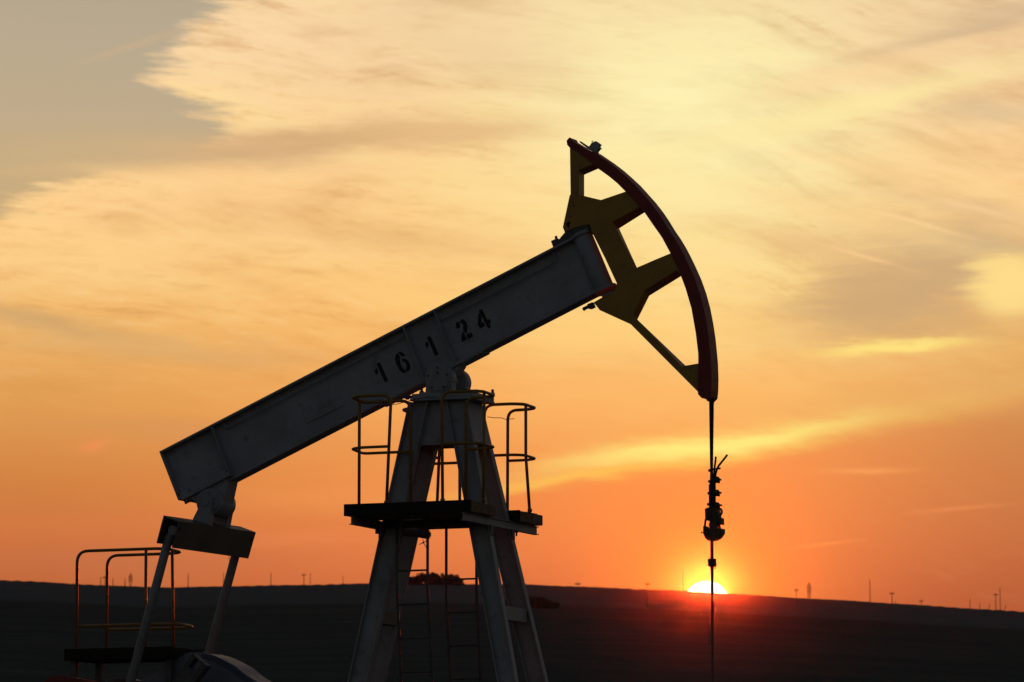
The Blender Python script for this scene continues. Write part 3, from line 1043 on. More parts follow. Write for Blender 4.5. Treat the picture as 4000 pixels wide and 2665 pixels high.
for x0 in (XD0 + 0.055, XD1 - 0.055 - 0.06):
    q = MB()
    zt_, zb_ = ZD - 0.118, ZD - 0.205
    q.box(x0, x0 + 0.06, -0.985, 0.985, zt_ - 0.008, zt_)
    q.box(x0, x0 + 0.06, -0.985, 0.985, zb_, zb_ + 0.008)
    q.box(x0 + 0.024, x0 + 0.036, -0.985, 0.985, zb_ + 0.008, zt_ - 0.008)
    q.build('support_beam', M_GREY, platform, 0.001)
# clutter under the deck: lamp housing and bolts
q = MB()
c = Q(*Z((1540, 1960, 180 / 1176), 690, 830), -0.05)
q.tube([c + Vector((-0.24, 0, 0.03)), c + Vector((0.06, 0.0, -0.005)), c + Vector((0.10, 0, -0.01))], [0.038, 0.042, 0.03], 14)
q.box(c.x - 0.42, c.x - 0.2, -0.10, 0.0, c.z + 0.06, c.z + 0.18)
q.build('lamp_housing', M_DARK, platform, 0.004)
for px, py, y in ((Z((1300, 1350, .574), 315, 1265)[0], 0, -0.35), (Z((1300, 1350, .574), 1250, 1265)[0], 0, 0.40)):
    x_ = Q(px, 2070, y).x
    q = MB()
    q.cyl((x_, y, ZD - 0.26), (x_, y, ZD - 0.19), 0.010, n=6)
    q.cyl((x_, y, ZD - 0.225), (x_, y, ZD - 0.205), 0.02, n=6)
    q.build('bracket_bolt', M_DARK, platform)

# guard rails: near left and near right traced, far pair is the same pair 1.3 m deeper
cR = (1300, 1350, 900 / 1568)
RT = 0.0165
ZR = Q(*Z(cR, 300, 338), -0.93).z
ZM = Q(*Z(cR, 300, 690), -0.93).z


def X_(zx, y, zz=700):
    return Q(*Z(cR, zx, zz), y).x


def rail_set(dy, left, sh_x=0.0, bend=0.0):
    q = MB()
    yn, yf = -0.93 + dy, -0.34 + dy
    if left:
        xp, xpb = X_(396, -0.93), X_(366, -0.93)       # end post of the near arm
        xq, xqb = X_(528, -0.34), X_(530, -0.34)       # end post of the far arm
        xa, xb = X_(190, -0.93), X_(215, -0.34)
        xc, xd = X_(128, -0.84), X_(128 + 42, -0.52)
        xs = X_(180, -0.62)
        xsb = X_(180, -0.62)
        ys = -0.62 + dy
    else:
        xp, xpb = X_(741, -0.93), X_(748, -0.93)
        xq, xqb = X_(908, -0.34), X_(905, -0.34)
        xa, xb = X_(935, -0.93), X_(1040, -0.34)
        xc, xd = X_(1022, -0.84), X_(1100, -0.45)
        xs, xsb = X_(1030, -0.78), X_(1024, -0.78)
        ys = -0.78 + dy
    xp, xpb, xq, xqb, xa, xb, xc, xd, xs, xsb = [w_ + sh_x for w_ in (xp, xpb, xq, xqb, xa, xb, xc, xd, xs, xsb)]
    top = [(xpb, yn, ZD - 0.02), (xp, yn, ZR), (xa, yn, ZR), (xc, yn + 0.09, ZR), (xd, yf - 0.1, ZR), (xb, yf, ZR), (xq, yf, ZR), (xqb, yf, ZD - 0.02)]
    pts = fillet(top[:3], 0.13, 8)[:-1] + fillet([top[2]] + top[3:5] + [top[5]], 0.10, 4)
    pts = fillet(top, 0.115, 7)
    q.tube(pts, RT, 10)
    km = (ZM - ZD) / (ZR - ZD)
    xpm, xqm = xpb + (xp - xpb) * km, xqb + (xq - xqb) * km
    mid = [(xpm, yn, ZM), (xa, yn, ZM), (xc, yn + 0.09, ZM), (xd, yf - 0.1, ZM), (xb, yf, ZM), (xqm, yf, ZM)]
    q.tube(fillet(mid, 0.10, 5), RT * 0.92, 10)
    # post at the outer end; it leans outwards towards the top rail
    kx = 0.0
    xsb += bend
    q.tube([(xsb, ys, ZD - 0.02), (xs, ys, ZM), (xs, ys, ZR)], RT, 10)
    for x_, y_ in ((xpb, yn), (xqb, yf), (xsb, ys)):
        q.cyl((x_, y_, ZD - 0.001), (x_, y_, ZD + 0.03), RT + 0.008, n=10)
    q.build('guard_rail', M_RAIL, platform)


rail_set(0.0, True)
rail_set(0.0, False)
rail_set(1.30, True)
rail_set(1.30, False, -0.075, 0.055)
# tie wires strung between the rails
q = MB()
w = [Q(*Z(cR, *p), 0.85) for p in [(1052, 485), (1090, 492), (1150, 493), (1200, 512)]]
w += [Q(*Z(cR, *p), 0.85) for p in [(1195, 500), (1222, 500), (1235, 498)]]
q.tube(w, 0.004, 5)
q.build('tie_wire', M_CABLE, platform)
q = MB()
w = [Q(*Z(cR, *p), -0.36) for p in [(405, 404), (440, 398), (500, 382), (560, 368), (640, 352), (700, 350)]]
q.tube(w, 0.004, 5)
q.build('tie_wire', M_CABLE, platform)

# ------------------------------------------------------------------ ladders
def ladder(dy):
    c3 = (1300, 1850, 900 / 1732)
    y0 = -0.64 + dy
    a = Q(*Z(c3, 713, 430), -0.64)
    zk = Q(*Z(c3, 714, 850), -0.64).z            # slight bend outwards below this height
    slope = 0.10
    def P(x, z):
        return Vector((x + max(0, zk - z) * 0.01, y0 + max(0.0, zk - z) * slope, z))
    xs_ = (a.x - 0.345, a.x)
    q = MB()
    for x in xs_:
        q.tube([P(x, ZD - 0.115), P(x, zk), P(x, 0.0)], 0.016, 8)
    lad = q.build('ladder', M_DARK, pump)
    z = Q(*Z(c3, 645, 728), -0.64).z
    zs = [z + 0.345 * 2, z + 0.345]
    zs = []
    while z > 0.3:
        zs.append(z)
        z -= 0.346
    for z in zs:
        q = MB()
        q.tube([P(xs_[0], z), P(xs_[1], z)], 0.010, 8)
        q.build('rung', M_DARK, lad)


ladder(0.0)
ladder(1.29)
# twist of wire at the top of the near ladder
q = MB()
cW = (1540, 1960, 180 / 1176)
for pts in ([(730, 960), (745, 1040), (825, 1185)], [(635, 1095), (720, 1052), (770, 1030), (825, 995)], [(722, 1055), (760, 1040)]):
    q.tube([Q(*Z(cW, *p), -0.6) for p in pts], 0.004 if len(pts) > 2 else 0.009, 5)
q.build('binding_wire', M_CABLE, pump)

# ------------------------------------------------------------------ tail bearing, equaliser, pitman arms
EX, EZ = Q(*Z(cT, 660, 945), -0.2).x, Q(*Z(cT, 660, 945), -0.2).z
q = MB()
# base plate clamped under the tail flange
q.box(S0 + 0.06, ST1 + 0.02, -0.16, 0.16, t_tail - 0.047, t_tail - 0.002, B)
p0, p1 = S0 + 0.13, ST1 - 0.01
lo = [Vector((EX - 0.113, -0.12, EZ - 0.01)), Vector((EX + 0.142, -0.12, EZ - 0.01)), Vector((EX + 0.142, 0.12, EZ - 0.01)), Vector((EX - 0.113, 0.12, EZ - 0.01))]
hi = [B(p0, -0.12, t_tail - 0.048), B(p1, -0.12, t_tail - 0.048), B(p1, 0.12, t_tail - 0.048), B(p0, 0.12, t_tail - 0.048)]
q.hexa(lo + hi)
q.cyl((EX, -0.185, EZ), (EX, 0.185, EZ), 0.144, n=40)
tail = q.build('tail_bearing', M_GREY, pump, 0.004)
for sg in (-1, 1):
    q = MB()
    q.cyl((EX, sg * 0.186, EZ), (EX, sg * 0.204, EZ), 0.118, n=36)
    q.cyl((EX, sg * 0.204, EZ), (EX, sg * 0.272, EZ), 0.047, n=28)
    for k in range(6):
        a = R(60 * k + 20)
        q.cyl((EX + 0.096 * math.cos(a), sg * 0.2035, EZ + 0.096 * math.sin(a)), (EX + 0.096 * math.cos(a), sg * 0.215, EZ + 0.096 * math.sin(a)), 0.011, n=6)
    q.build('bearing_cap', M_GREY, tail, 0.003)
# equaliser: open-ended box beam lying across, tilted with the pitman arms
cE = (560, 1960, 460 / 2354)
YE = 1.03
a_tl = Q(*Z(cE, 402, 273), -YE)
a_tr = Q(*Z(cE, 728, 395), -YE)
a_br = Q(*Z(cE, 590, 925), -YE)
a_bl = Q(*Z(cE, 258, 825), -YE)
b_tr = Q(*Z(cE, 2252, 612), YE)
b_br = Q(*Z(cE, 2100, 1140), YE)
q = MB()
cen = (a_tl + a_br) * 0.5
ax = (a_tr - a_tl); ax.y = 0
hgt = (a_br - a_tr); hgt.y = 0
bx = ax.copy()
b_tl, b_bl = b_tr - ax, b_br - ax
def quad_slab(p, n_, th):
    """plate between four corners, thickness th along n_"""
    q.hexa([v_ for v_ in p] + [v_ + n_ * th for v_ in p])
nx = ax.normalized()
nz = hgt.normalized()
TKE = 0.016
quad_slab([a_tr, b_tr, b_br, a_br], -nx, TKE)                                       # front plate
quad_slab([a_tl, b_tl, b_bl, a_bl], nx, TKE)                                        # rear plate
i1, i2 = nx * (TKE + 0.0005), -nx * (TKE + 0.0005)
quad_slab([a_tl + i1, b_tl + i1, b_tr + i2, a_tr + i2], nz, TKE)                    # top plate
mid0, mid1 = 0.16, 0.84
def lerp(p, r_, k): return p + (r_ - p) * k
quad_slab([lerp(a_bl, b_bl, mid0) + i1, lerp(a_bl, b_bl, mid1) + i1, lerp(a_br, b_br, mid1) + i2, lerp(a_br, b_br, mid0) + i2], -nz, TKE)
equal = q.build('equaliser_beam', M_OLIVE, pump, 0.002)
# yoke on the equaliser that carries the tail bearing pin
tm = lambda k, sidek: lerp(lerp(a_tl, b_tl, k), lerp(a_tr, b_tr, k), sidek)
for sg in (-1, 1):
    q = MB()
    yy = sg * 0.238
    k0 = (yy + YE) / (2 * YE)
    lo1, lo2 = tm(k0, -0.02), tm(k0, 1.02)
    base = [Vector((lo1.x + 0.0, yy - 0.02, lo1.z - 0.0)), Vector((lo2.x - 0.0, yy - 0.02, lo2.z + 0.0)), Vector((lo2.x - 0.0, yy + 0.02, lo2.z)), Vector((lo1.x + 0.0, yy + 0.02, lo1.z))]
    base = [p - nz * 0.001 for p in base]
    topq = [Vector((EX - 0.066, yy - 0.02, EZ - 0.03)), Vector((EX + 0.066, yy - 0.02, EZ - 0.03)), Vector((EX + 0.066, yy + 0.02, EZ - 0.03)), Vector((EX - 0.066, yy + 0.02, EZ - 0.03))]
    q.hexa(base + topq)
    q.cyl((EX, yy - 0.021, EZ), (EX, yy + 0.021, EZ), 0.070, n=28)
    # gusset flange seen as a lit edge on the right
    q.hexa([base[1] + Vector((-0.006, -0.03, 0)), base[1] + Vector((0.006, -0.03, 0)), base[2] + Vector((0.006, 0.03, 0)), base[2] + Vector((-0.006, 0.03, 0)),
            topq[1] + Vector((-0.006, -0.03, 0)), topq[1] + Vector((0.006, -0.03, 0)), topq[2] + Vector((0.006, 0.03, 0)), topq[2] + Vector((-0.006, 0.03, 0))])
    q.build('pin_yoke', M_GREY, equal, 0.003)
for p, y in (((800, 545), -0.98), ((2140, 745), 0.95)):
    q = MB()
    c = lerp(lerp(a_tr, b_tr, (y + YE) / (2 * YE)), lerp(a_br, b_br, (y + YE) / (2 * YE)), 0.25)
    q.cyl(c, c + nx * 0.014, 0.022, n=10)
    q.build('pin_head', M_DARK, equal)
q = MB()
w0 = lerp(a_br, b_br, 0.735)
q.tube([w0, w0 + Vector((0.004, 0, -0.04)), w0 + Vector((0.012, 0, -0.07))], 0.003, 5)
q.build('loose_wire', M_CABLE, equal)
# pitman arms
pit_top = [Q(660, 2100, -0.9), Q(925, 2150, 0.9)]
pit_bot = [Q(510, 2665, -0.9), Q(818, 2547, 0.9)]
for i, yy in enumerate((-0.9, 0.9)):
    q = MB()
    k = (yy + YE) / (2 * YE)
    pin = lerp(lerp(a_tl, b_tl, k), lerp(a_br, b_br, k), 0.42)
    pin = lerp(pin, lerp(lerp(a_tr, b_tr, k), lerp(a_br, b_br, k), 0.42), 0.25)
    d_ = (pit_bot[i] - pit_top[i])
    d_ = d_ / abs(d_.z)
    end = pit_top[i] + d_ * (pit_top[i].z - 3.62)
    q.tube([pin, pit_top[i], end], 0.047, 16)
    q.cyl(pin + Vector((0, -0.06, 0)), pin + Vector((0, 0.06, 0)), 0.05, n=16)
    pa_ = q.build('pitman_arm', M_GREY, pump)
    q = MB()
    q.cyl(end + Vector((0, -0.08, 0)), end + Vector((0, 0.08, 0)), 0.15, n=28)
    q.build('crank_pin_bearing', M_GREY, pa_, 0.004)

# ------------------------------------------------------------------ gear reducer, cranks, counterweights (only their tops show)
cG = (520, 2480, 580 / 2354)
YG = -0.22
gp = [(60, 760), (420, 545), (760, 345), (830, 300), (930, 275), (1090, 282), (1200, 305), (1330, 345), (1480, 420), (1620, 500), (1760, 610), (1880, 690), (2010, 770), (2150, 900)]
def smooth2(pts, k=5):
    out = []
    n_ = len(pts)
    for i in range(n_ - 1):
        p0_, p1_, p2_, p3_ = pts[max(i - 1, 0)], pts[i], pts[i + 1], pts[min(i + 2, n_ - 1)]
        for j in range(k):
            t_ = j / k
            out.append(tuple(0.5 * (2 * p1_[c_] + (p2_[c_] - p0_[c_]) * t_ + (2 * p0_[c_] - 5 * p1_[c_] + 4 * p2_[c_] - p3_[c_]) * t_ ** 2 + (3 * p1_[c_] - p0_[c_] - 3 * p2_[c_] + p3_[c_]) * t_ ** 3) for c_ in (0, 1)))
    return out + [tuple(pts[-1])]
pts = [Q(*Z(cG, *p), YG) for p in smooth2(gp)]
zb_ = 2.2
fr = pts + [Vector((pts[-1].x + 0.05, YG, zb_)), Vector((pts[0].x - 0.1, YG, zb_))]
bk = [Vector((p.x, YG + 0.44, p.z)) for p in fr]
q = MB()
q.prism(fr, bk)
q.box(pts[0].x - 0.05, pts[-1].x, -0.2, 0.2, 0.0, zb_ - 0.005)
gear = q.build('gear_reducer', M_BLUE, pump, 0.02)
q = MB()
st = smooth2([(1090, 300), (1200, 322), (1330, 362), (1470, 436), (1610, 520), (1750, 632), (1870, 712), (2000, 792)])
st2 = [(p[0] - 40, p[1] + 75) for p in st]
f_ = [Q(*Z(cG, *p), YG - 0.004) for p in st] + [Q(*Z(cG, *p), YG - 0.004) for p in reversed(st2)]
q.prism(f_, [p + Vector((0, 0.0035, 0)) for p in f_])
q.build('painted_stripe', M_NAVY, gear)
q = MB()
c = Q(*Z(cG, 1055, 240), 0.0)
q.cyl((c.x, 0, c.z - 0.04), (c.x, 0, c.z - 0.008), 0.045, n=20)
q.cyl((c.x, 0, c.z - 0.008), (c.x, 0, c.z + 0.022), 0.068, n=20)
q.build('filler_cap', M_DARK, gear, 0.003)
# crank arms: near one points up to the right, slotted end
def crank(y, ang_tip, sgn):
    q = MB()
    tip0 = Q(*Z(cG, 930, 430), y) if sgn < 0 else None
    pz = Vector((-2.75, y, 2.75))
    return pz
CX, CZ = -3.31, 4.04                                # crankshaft
tipc = Q(*Z(cG, 1030, 495), -0.55)
dirv = Vector((tipc.x - CX, 0, tipc.z - CZ))
Lc = dirv.length
dirv.normalize()
nrmv = Vector((-dirv.z, 0, dirv.x))
def CR(sg, a, y, b_):
    return Vector((CX, 0, CZ)) + dirv * a + nrmv * b_ + Vector((0, y, 0))
for sg in (-1, 1):
    q = MB()
    y0, y1 = sorted((sg * 0.50, sg * 0.62))
    Lk = Lc if sg < 0 else Lc - 0.22
    q.box(-0.35, Lk - 0.06, y0, y1, -0.105, 0.105, lambda a, y, b_: CR(sg, a, y, b_))
    q.box(Lk - 0.06, Lk + 0.06, y0, y1, 0.055, 0.105, lambda a, y, b_: CR(sg, a, y, b_))
    q.box(Lk - 0.06, Lk + 0.06, y0, y1, -0.105, -0.045, lambda a, y, b_: CR(sg, a, y, b_))
    q.box(Lk + 0.0605, Lk + 0.08, y0, y1, -0.105, 0.105, lambda a, y, b_: CR(sg, a, y, b_))
    q.cyl((CX, sg * 0.2, CZ), (CX, sg * 0.68, CZ), 0.13, n=24)
    ck = q.build('crank_arm', M_DARK, pump, 0.006)
# counterweights: rounded castings whose tops just reach into view
cC = (160, 2480, 400 / 2354)
def weight(crown, y, m_, thick, grp):
    pts = [Q(*Z(cC, *p), y) for p in crown]
    x0, x1 = pts[0].x, pts[-1].x
    fr = pts + [Vector((x1 - 0.02, y, pts[-1].z - 0.55)), Vector((x0 + 0.10, y, pts[0].z - 0.55))]
    q = MB()
    q.prism(fr, [Vector((p.x, y + thick, p.z)) for p in fr])
    q.box((x0 + x1) / 2 - 0.1, (x0 + x1) / 2 + 0.1, y + 0.03, y + thick - 0.03, CZ - 0.3, pts[0].z - 0.54)
    return q.build('counterweight', m_, pump, 0.02)
weight([(50, 1120), (105, 1040), (180, 990), (330, 945), (440, 938), (560, 950), (700, 980), (1000, 1030), (1250, 1085), (1420, 1130)], -0.85, M_RED, 0.22, 0)
weight([(1420, 1110), (1500, 1060), (1660, 1005), (1790, 988), (1950, 1000), (2120, 1030), (2280, 1058), (2420, 1110)], 0.55, M_BLUE, 0.22, 0)

# ================================================================== SERVICE PLATFORM over the gear reducer
cS = (160, 2050, 1000 / 2354)
YS0, YS1 = -0.36, 0.36
ZS = Q(258, 2538, YS0).z
xs0, xs1 = Q(258, 2538, YS0).x, Q(674, 2522, YS0).x
svc = empty('service_platform', ROOT + Vector((xs0 * cy_, xs0 * sy_, 0)), YAW)
tag(svc, 'small plank service platform with yellow tube railing behind the crank, at far left', 'platform')
def sv(p): return Vector((p[0] - xs0, p[1], p[2]))
q = MB()
wb = (YS1 - YS0) / 4
for i in range(4):
    q.box(0 + random.uniform(-.005, .005), xs1 - xs0, YS0 + wb * i + 0.003, YS0 + wb * (i + 1) - 0.003, ZS - 0.112, ZS + random.uniform(-.003, .003))
q.build('plank_deck', M_NEAR_BLACK, svc, 0.004)
q = MB()
q.box(-0.008, xs1 - xs0 - 0.001, YS0 - 0.026, YS0 - 0.002, ZS - 0.119, ZS + 0.004)
q.build('toe_board', M_NEAR_BLACK, svc, 0.003)
for x in (0.03, (xs1 - xs0) - 0.1):
    for y in (YS0 + 0.03, YS1 - 0.1):
        q = MB()
        q.box(x, x + 0.07, y, y + 0.07, 0.0, ZS - 0.1125)
        q.build('leg', M_DARK, svc, 0.003)
def XS(zx, y, zy=600):
    return Q(*Z(cS, zx, zy), y).x - xs0
yn, yf = YS0 + 0.03, YS1 - 0.03
ZRS = Q(*Z(cS, 700, 232), yn).z
ZMS = Q(*Z(cS, 700, 925), yn).z
xp, xq = XS(330, yn), XS(606, yf)
xa, xb = XS(1075, yn), XS(1195, yf)
xc, xd = XS(1180, yn + 0.12), XS(1290, yf - 0.12)
q = MB()
q.tube(fillet([(xp, yn, ZS - 0.02), (xp, yn, ZRS), (xa, yn, ZRS), (xc, yn + 0.12, ZRS), (xd, yf - 0.12, ZRS), (xb, yf, ZRS), (xq, yf, ZRS), (xq, yf, ZS - 0.02)], 0.13, 8), RT, 10)
rl = q.build('guard_rail', M_RAIL, svc)
q = MB()
o_ = 0.15
q.tube(fillet([(xp, yn, ZMS), (xa + o_, yn, ZMS), (xc + o_, yn + 0.12, ZMS), (xd + o_, yf - 0.12, ZMS), (xb + o_, yf, ZMS), (xq, yf, ZMS)], 0.12, 6), RT * 0.95, 10)
q.build('mid_rail', M_RAIL, rl)
q = MB()
q.tube([(XS(963, yn), yn, ZS - 0.02), (XS(963, yn), yn, ZRS)], RT, 10)
q.build('post', M_RAIL, rl)
q = MB()
q.tube([(XS(1218, yn + 0.14, 1100), yn + 0.14, ZS - 0.02), (XS(1206, yn + 0.14, 270), yn + 0.14, ZRS)], RT, 10)
q.build('post', M_RAIL, rl)

# ================================================================== WIRE ROPE HANGER and POLISHED ROD
YC = 0.0
cA = (2680, 1740, 200 / 784)
cB6 = (2600, 1500, 400 / 1045)
xr_ = Q(2782, 2000, YC).x
han = empty('rope_hanger', ROOT + Vector((xr_ * cy_, xr_ * sy_, Q(2782, 2110, YC).z)), YAW)
tag(han, 'wire rope hanger with clamps and carrier hanging from the horse head tip', 'cable hanger')
hz = han.location.z
def hq(p, y=0.0, crop=cA):
    c = Q(*Z(crop, *p), y)
    return Vector((c.x - xr_, y, c.z - hz))
# two ropes leave the rim side by side and close up downwards
for sgn, x0, x1 in ((-1, 457, 384), (1, 480, 396)):
    q = MB()
    yy0 = sgn * 0.006
    a = hq((x0, 120), yy0, cB6)
    b = hq((x1, 330), sgn * 0.006)
    c = hq((x1 + (15 if sgn > 0 else 0), 960), sgn * 0.012)
    n_ = 26
    path = [a + (b - a) * (i / n_) for i in range(n_)] + [b + (c - b) * (i / 12) for i in range(13)]
    q.tube(path, [0.0150 - 0.0030 * min(1, i / 26) + 0.0010 * (i % 2) for i in range(len(path))], 8)
    q.build('wire_rope', M_CABLE, han)
q = MB()
path = [hq(p, -0.02) for p in [(455, 172), (450, 240), (438, 330), (432, 420), (425, 600), (420, 960)]]
q.tube(path, 0.011, 8)
q.build('rope_tail', M_CABLE, han)
q = MB()
path = [hq(p, 0.02) for p in [(632, 145), (590, 200), (545, 255), (500, 312), (475, 360), (455, 430), (440, 520), (440, 700), (440, 960)]]
q.tube(path, 0.0115, 8)
q.build('rope_tail', M_CABLE, han)
q = MB()
q.tube([hq((408, 450), 0), hq((405, 600), 0), hq((402, 960), 0)], [0.026, 0.032, 0.034], 12)
q.tube([hq((360, 600), 0.0), hq((362, 940), 0.0)], 0.010, 8)
q.build('rope_bundle', M_CABLE, han)
for yl, yr, xl_, xr2, big in ((385, 352, 345, 532, False), (552, 525, 343, 545, True), (733, 727, 333, 548, True), (903, 918, 326, 555, True)):
    q = MB()
    q.tube([hq((xl_ + 8, yl)), hq((400, (yl + yr) / 2)), hq((xr2 - 6, yr))], 0.010, 8)
    q.cyl(hq((xl_, yl)), hq((xl_ + 26, yl)), 0.014, n=8)
    if big:
        q.tube([hq((445, yr + 4)), hq((470, yr + 2)), hq((500, yr + 2)), hq((512, yr)), hq((516, yr))], [0.030, 0.036, 0.030, 0.020, 0.012], 8)
        q.tube([hq((450, yr + 30)), hq((515, yr + 42))], 0.0115, 6)
    q.build('rope_clamp', M_STEEL, han)


def hslab(mb, poly, y0, y1):
    f_ = [hq(p, y0) for p in poly]
    mb.prism(f_, [Vector((p.x, y1, p.z)) for p in f_])


q = MB()
hslab(q, [(283, 975), (330, 950), (385, 948), (378, 1080), (370, 1140), (300, 1150), (292, 1130)], -0.06, 0.06)
hslab(q, [(378, 950), (470, 950), (500, 1080), (505, 1140), (455, 1215), (450, 1270), (365, 1270), (340, 1215), (370, 1140)], -0.045, 0.045)
hslab(q, [(500, 1110), (538, 1110), (540, 1215), (500, 1208)], -0.045, 0.045)
car = q.build('rope_socket', M_STEEL, han, 0.003)
q = MB()
ringp = [hq((508 + 42 * math.cos(a), 1020 + 50 * math.sin(a))) for a in [2 * math.pi * k / 20 for k in range(20)]]
q.tube(ringp, 0.011, 8, True)
q.build('shackle_eye', M_STEEL, car)
q = MB()
q.tube([hq(p) for p in [(300, 1130), (292, 1210), (285, 1260)]], 0.012, 8)
q.tube([hq(p) for p in [(500, 1150), (512, 1220), (520, 1285)]], 0.012, 8)
hslab(q, [(258, 1235), (305, 1238), (330, 1262), (360, 1272), (530, 1268), (540, 1290), (536, 1340), (520, 1365), (490, 1412), (440, 1440), (420, 1452), (372, 1458), (360, 1405), (340, 1382), (318, 1385), (320, 1405), (350, 1420), (358, 1463), (320, 1450), (285, 1415), (268, 1365), (260, 1350)], -0.06, 0.06)
q.build('carrier_bar', M_STEEL, han, 0.003)
q = MB()
q.cyl(hq((238, 1334)), hq((262, 1334)), 0.006, n=8)
q.cyl(hq((236, 1334)), hq((244, 1334)), 0.013, n=8)
q.build('set_screw', M_STEEL, han)

rod = empty('polished_rod', ROOT + Vector((xr_ * cy_, xr_ * sy_, 0)), YAW)
tag(rod, 'thin vertical polished rod hanging below the carrier, crossing in front of the sun', 'rod')
cD = (2500, 2050, 600 / 1530)
xo = Q(*Z(cD, 718, 250), 0).x - xr_
ztop = Q(*Z(cD, 718, 140), 0).z
zs_ = Q(*Z(cD, 718, 415), 0).z
q = MB()
q.cyl((xo, 0, zs_), (xo, 0, ztop + 0.02), 0.0175, n=16)
q.cyl((xo + 0.006, 0, 0.0), (xo, 0, zs_), 0.0165, n=16)
q.build('rod', M_STEEL, rod)
q = MB()
za1, za0 = Q(*Z(cD, 716, 338), 0).z, Q(*Z(cD, 716, 414), 0).z
q.box(xo - 0.042, xo + 0.044, -0.02, 0.02, za0, za1)
q.cyl((xo, 0, za0 - 0.012), (xo, 0, za0 - 0.0005), 0.024, n=14)
cl = q.build('rod_clamp', M_STEEL, rod, 0.005)
q = MB()
c = Q(*Z(cD, 740, 425), 0)
cx_, cz_ = c.x - xr_, c.z
q.tube([(cx_, 0, cz_ + 0.01), (cx_ + 0.012, 0, cz_ + 0.002), (cx_ + 0.014, 0, cz_ - 0.01), (cx_, 0, cz_ - 0.016)], 0.004, 6)
q.build('clamp_hook', M_STEEL, cl)


# ================================================================== FAR POLES, PYLONS, TREES
def azel(px, py):
    d = ray(px, py)
    return math.degrees(math.atan2(d.x, d.y)), math.degrees(math.atan2(d.z, math.hypot(d.x, d.y)))


def on_slope(px, py):
    """ground point seen at a pixel on the visible hillside (or the ridge when the pixel is on or above it)"""
    az, el = azel(px, py)
    if el >= ridge_el(az) - 0.012:
        r = RIDGE
    else:
        lo_, hi_ = 700.0, RIDGE
        for _ in range(40):
            m_ = (lo_ + hi_) / 2
            if math.degrees(math.atan2(ground(az, m_) - CAMZ, m_)) < el:
                lo_ = m_
            else:
                hi_ = m_
        r = (lo_ + hi_) / 2
    return az, r, Vector((r * math.sin(R(az)), r * math.cos(R(az)), ground(az, r)))


def height_for(az, r, z0, px, py):
    e = azel(px, py)[1]
    return CAMZ + r * math.tan(R(e)) - z0


def pole(px, ytop, ybase, kind, label, w=0.30, lean=0.0):
    w *= 0.55
    az, r, p = on_slope(px, ybase)
    p = p - Vector((0, 0, 0.4))
    hgt_ = height_for(az, r, p.z, px, ytop)
    o = empty('pylon' if kind == 'pylon' else 'utility_pole', p, R(random.uniform(-15, 15)))
    tag(o, label, 'pylon' if kind == 'pylon' else 'pole', 'poles and pylons along the hill')
    q = MB()
    if kind == 'pylon':
        bw_ = hgt_ * 0.08
        def W_(z): return bw_ * (1 - 0.72 * min(1, z / (hgt_ * 0.66))) if z < hgt_ * 0.66 else bw_ * 0.28 * (1 - 0.75 * (z - hgt_ * 0.66) / (hgt_ * 0.34))
        lv = [hgt_ * k for k in (0, 0.16, 0.32, 0.48, 0.62, 0.75, 0.87, 1.0)]
        cs = [(-1, -1), (1, -1), (1, 1), (-1, 1)]
        for a_, b_ in zip(lv[:-1], lv[1:]):
            for k in range(4):
                c0, c1_ = cs[k], cs[(k + 1) % 4]
                A0 = Vector((c0[0] * W_(a_), c0[1] * W_(a_), a_)); A1 = Vector((c0[0] * W_(b_), c0[1] * W_(b_), b_))
                B0 = Vector((c1_[0] * W_(a_), c1_[1] * W_(a_), a_)); B1 = Vector((c1_[0] * W_(b_), c1_[1] * W_(b_), b_))
                q.tube([A0, A1], 0.06, 4)
                q.tube([A0, B1], 0.03, 4)
                q.tube([B0, A1], 0.03, 4)
                q.tube([A1, B1], 0.03, 4)
        q.build('lattice_mast', M_LATT, o)
        for k, l_ in ((0.45, 0.11), (0.62, 0.13), (0.78, 0.10)):
            q = MB()
            z = hgt_ * k
            for e in (-1, 1):
                q.tube([(0, 0, z), (e * hgt_ * l_, 0, z + 0.25)], [0.09, 0.05], 4)
                q.tube([(0, 0, z + 0.9), (e * hgt_ * l_, 0, z + 0.3)], [0.14, 0.08], 4)
                q.tube([(e * hgt_ * l_ * 0.95, 0, z + 0.2), (e * hgt_ * l_ * 0.95, 0, z - 1.0)], 0.12, 5)
            q.build('crossarm', M_LATT, o)
    else:
        lx = lean * hgt_
        q.tube([(0, 0, 0), (lx * 0.5, 0, hgt_ * 0.5), (lx, 0, hgt_)], [w * 1.15, w, w * 0.85], 8)
        q.build('shaft', M_POLE, o)
        if kind == 'cross':
            q = MB()
            zc = hgt_ - 0.9
            q.box(lx - 1.0, lx + 1.0, -w - 0.14, -w * 0.8, zc - 0.14, zc + 0.14)
            for e in (-0.9, -0.45, 0.45, 0.9):
                q.cyl((lx + e, -w - 0.07, zc + 0.141), (lx + e, -w - 0.07, zc + 0.5), 0.10, 0.08, n=6)
            q.build('crossarm', M_POLE, o)
    return o


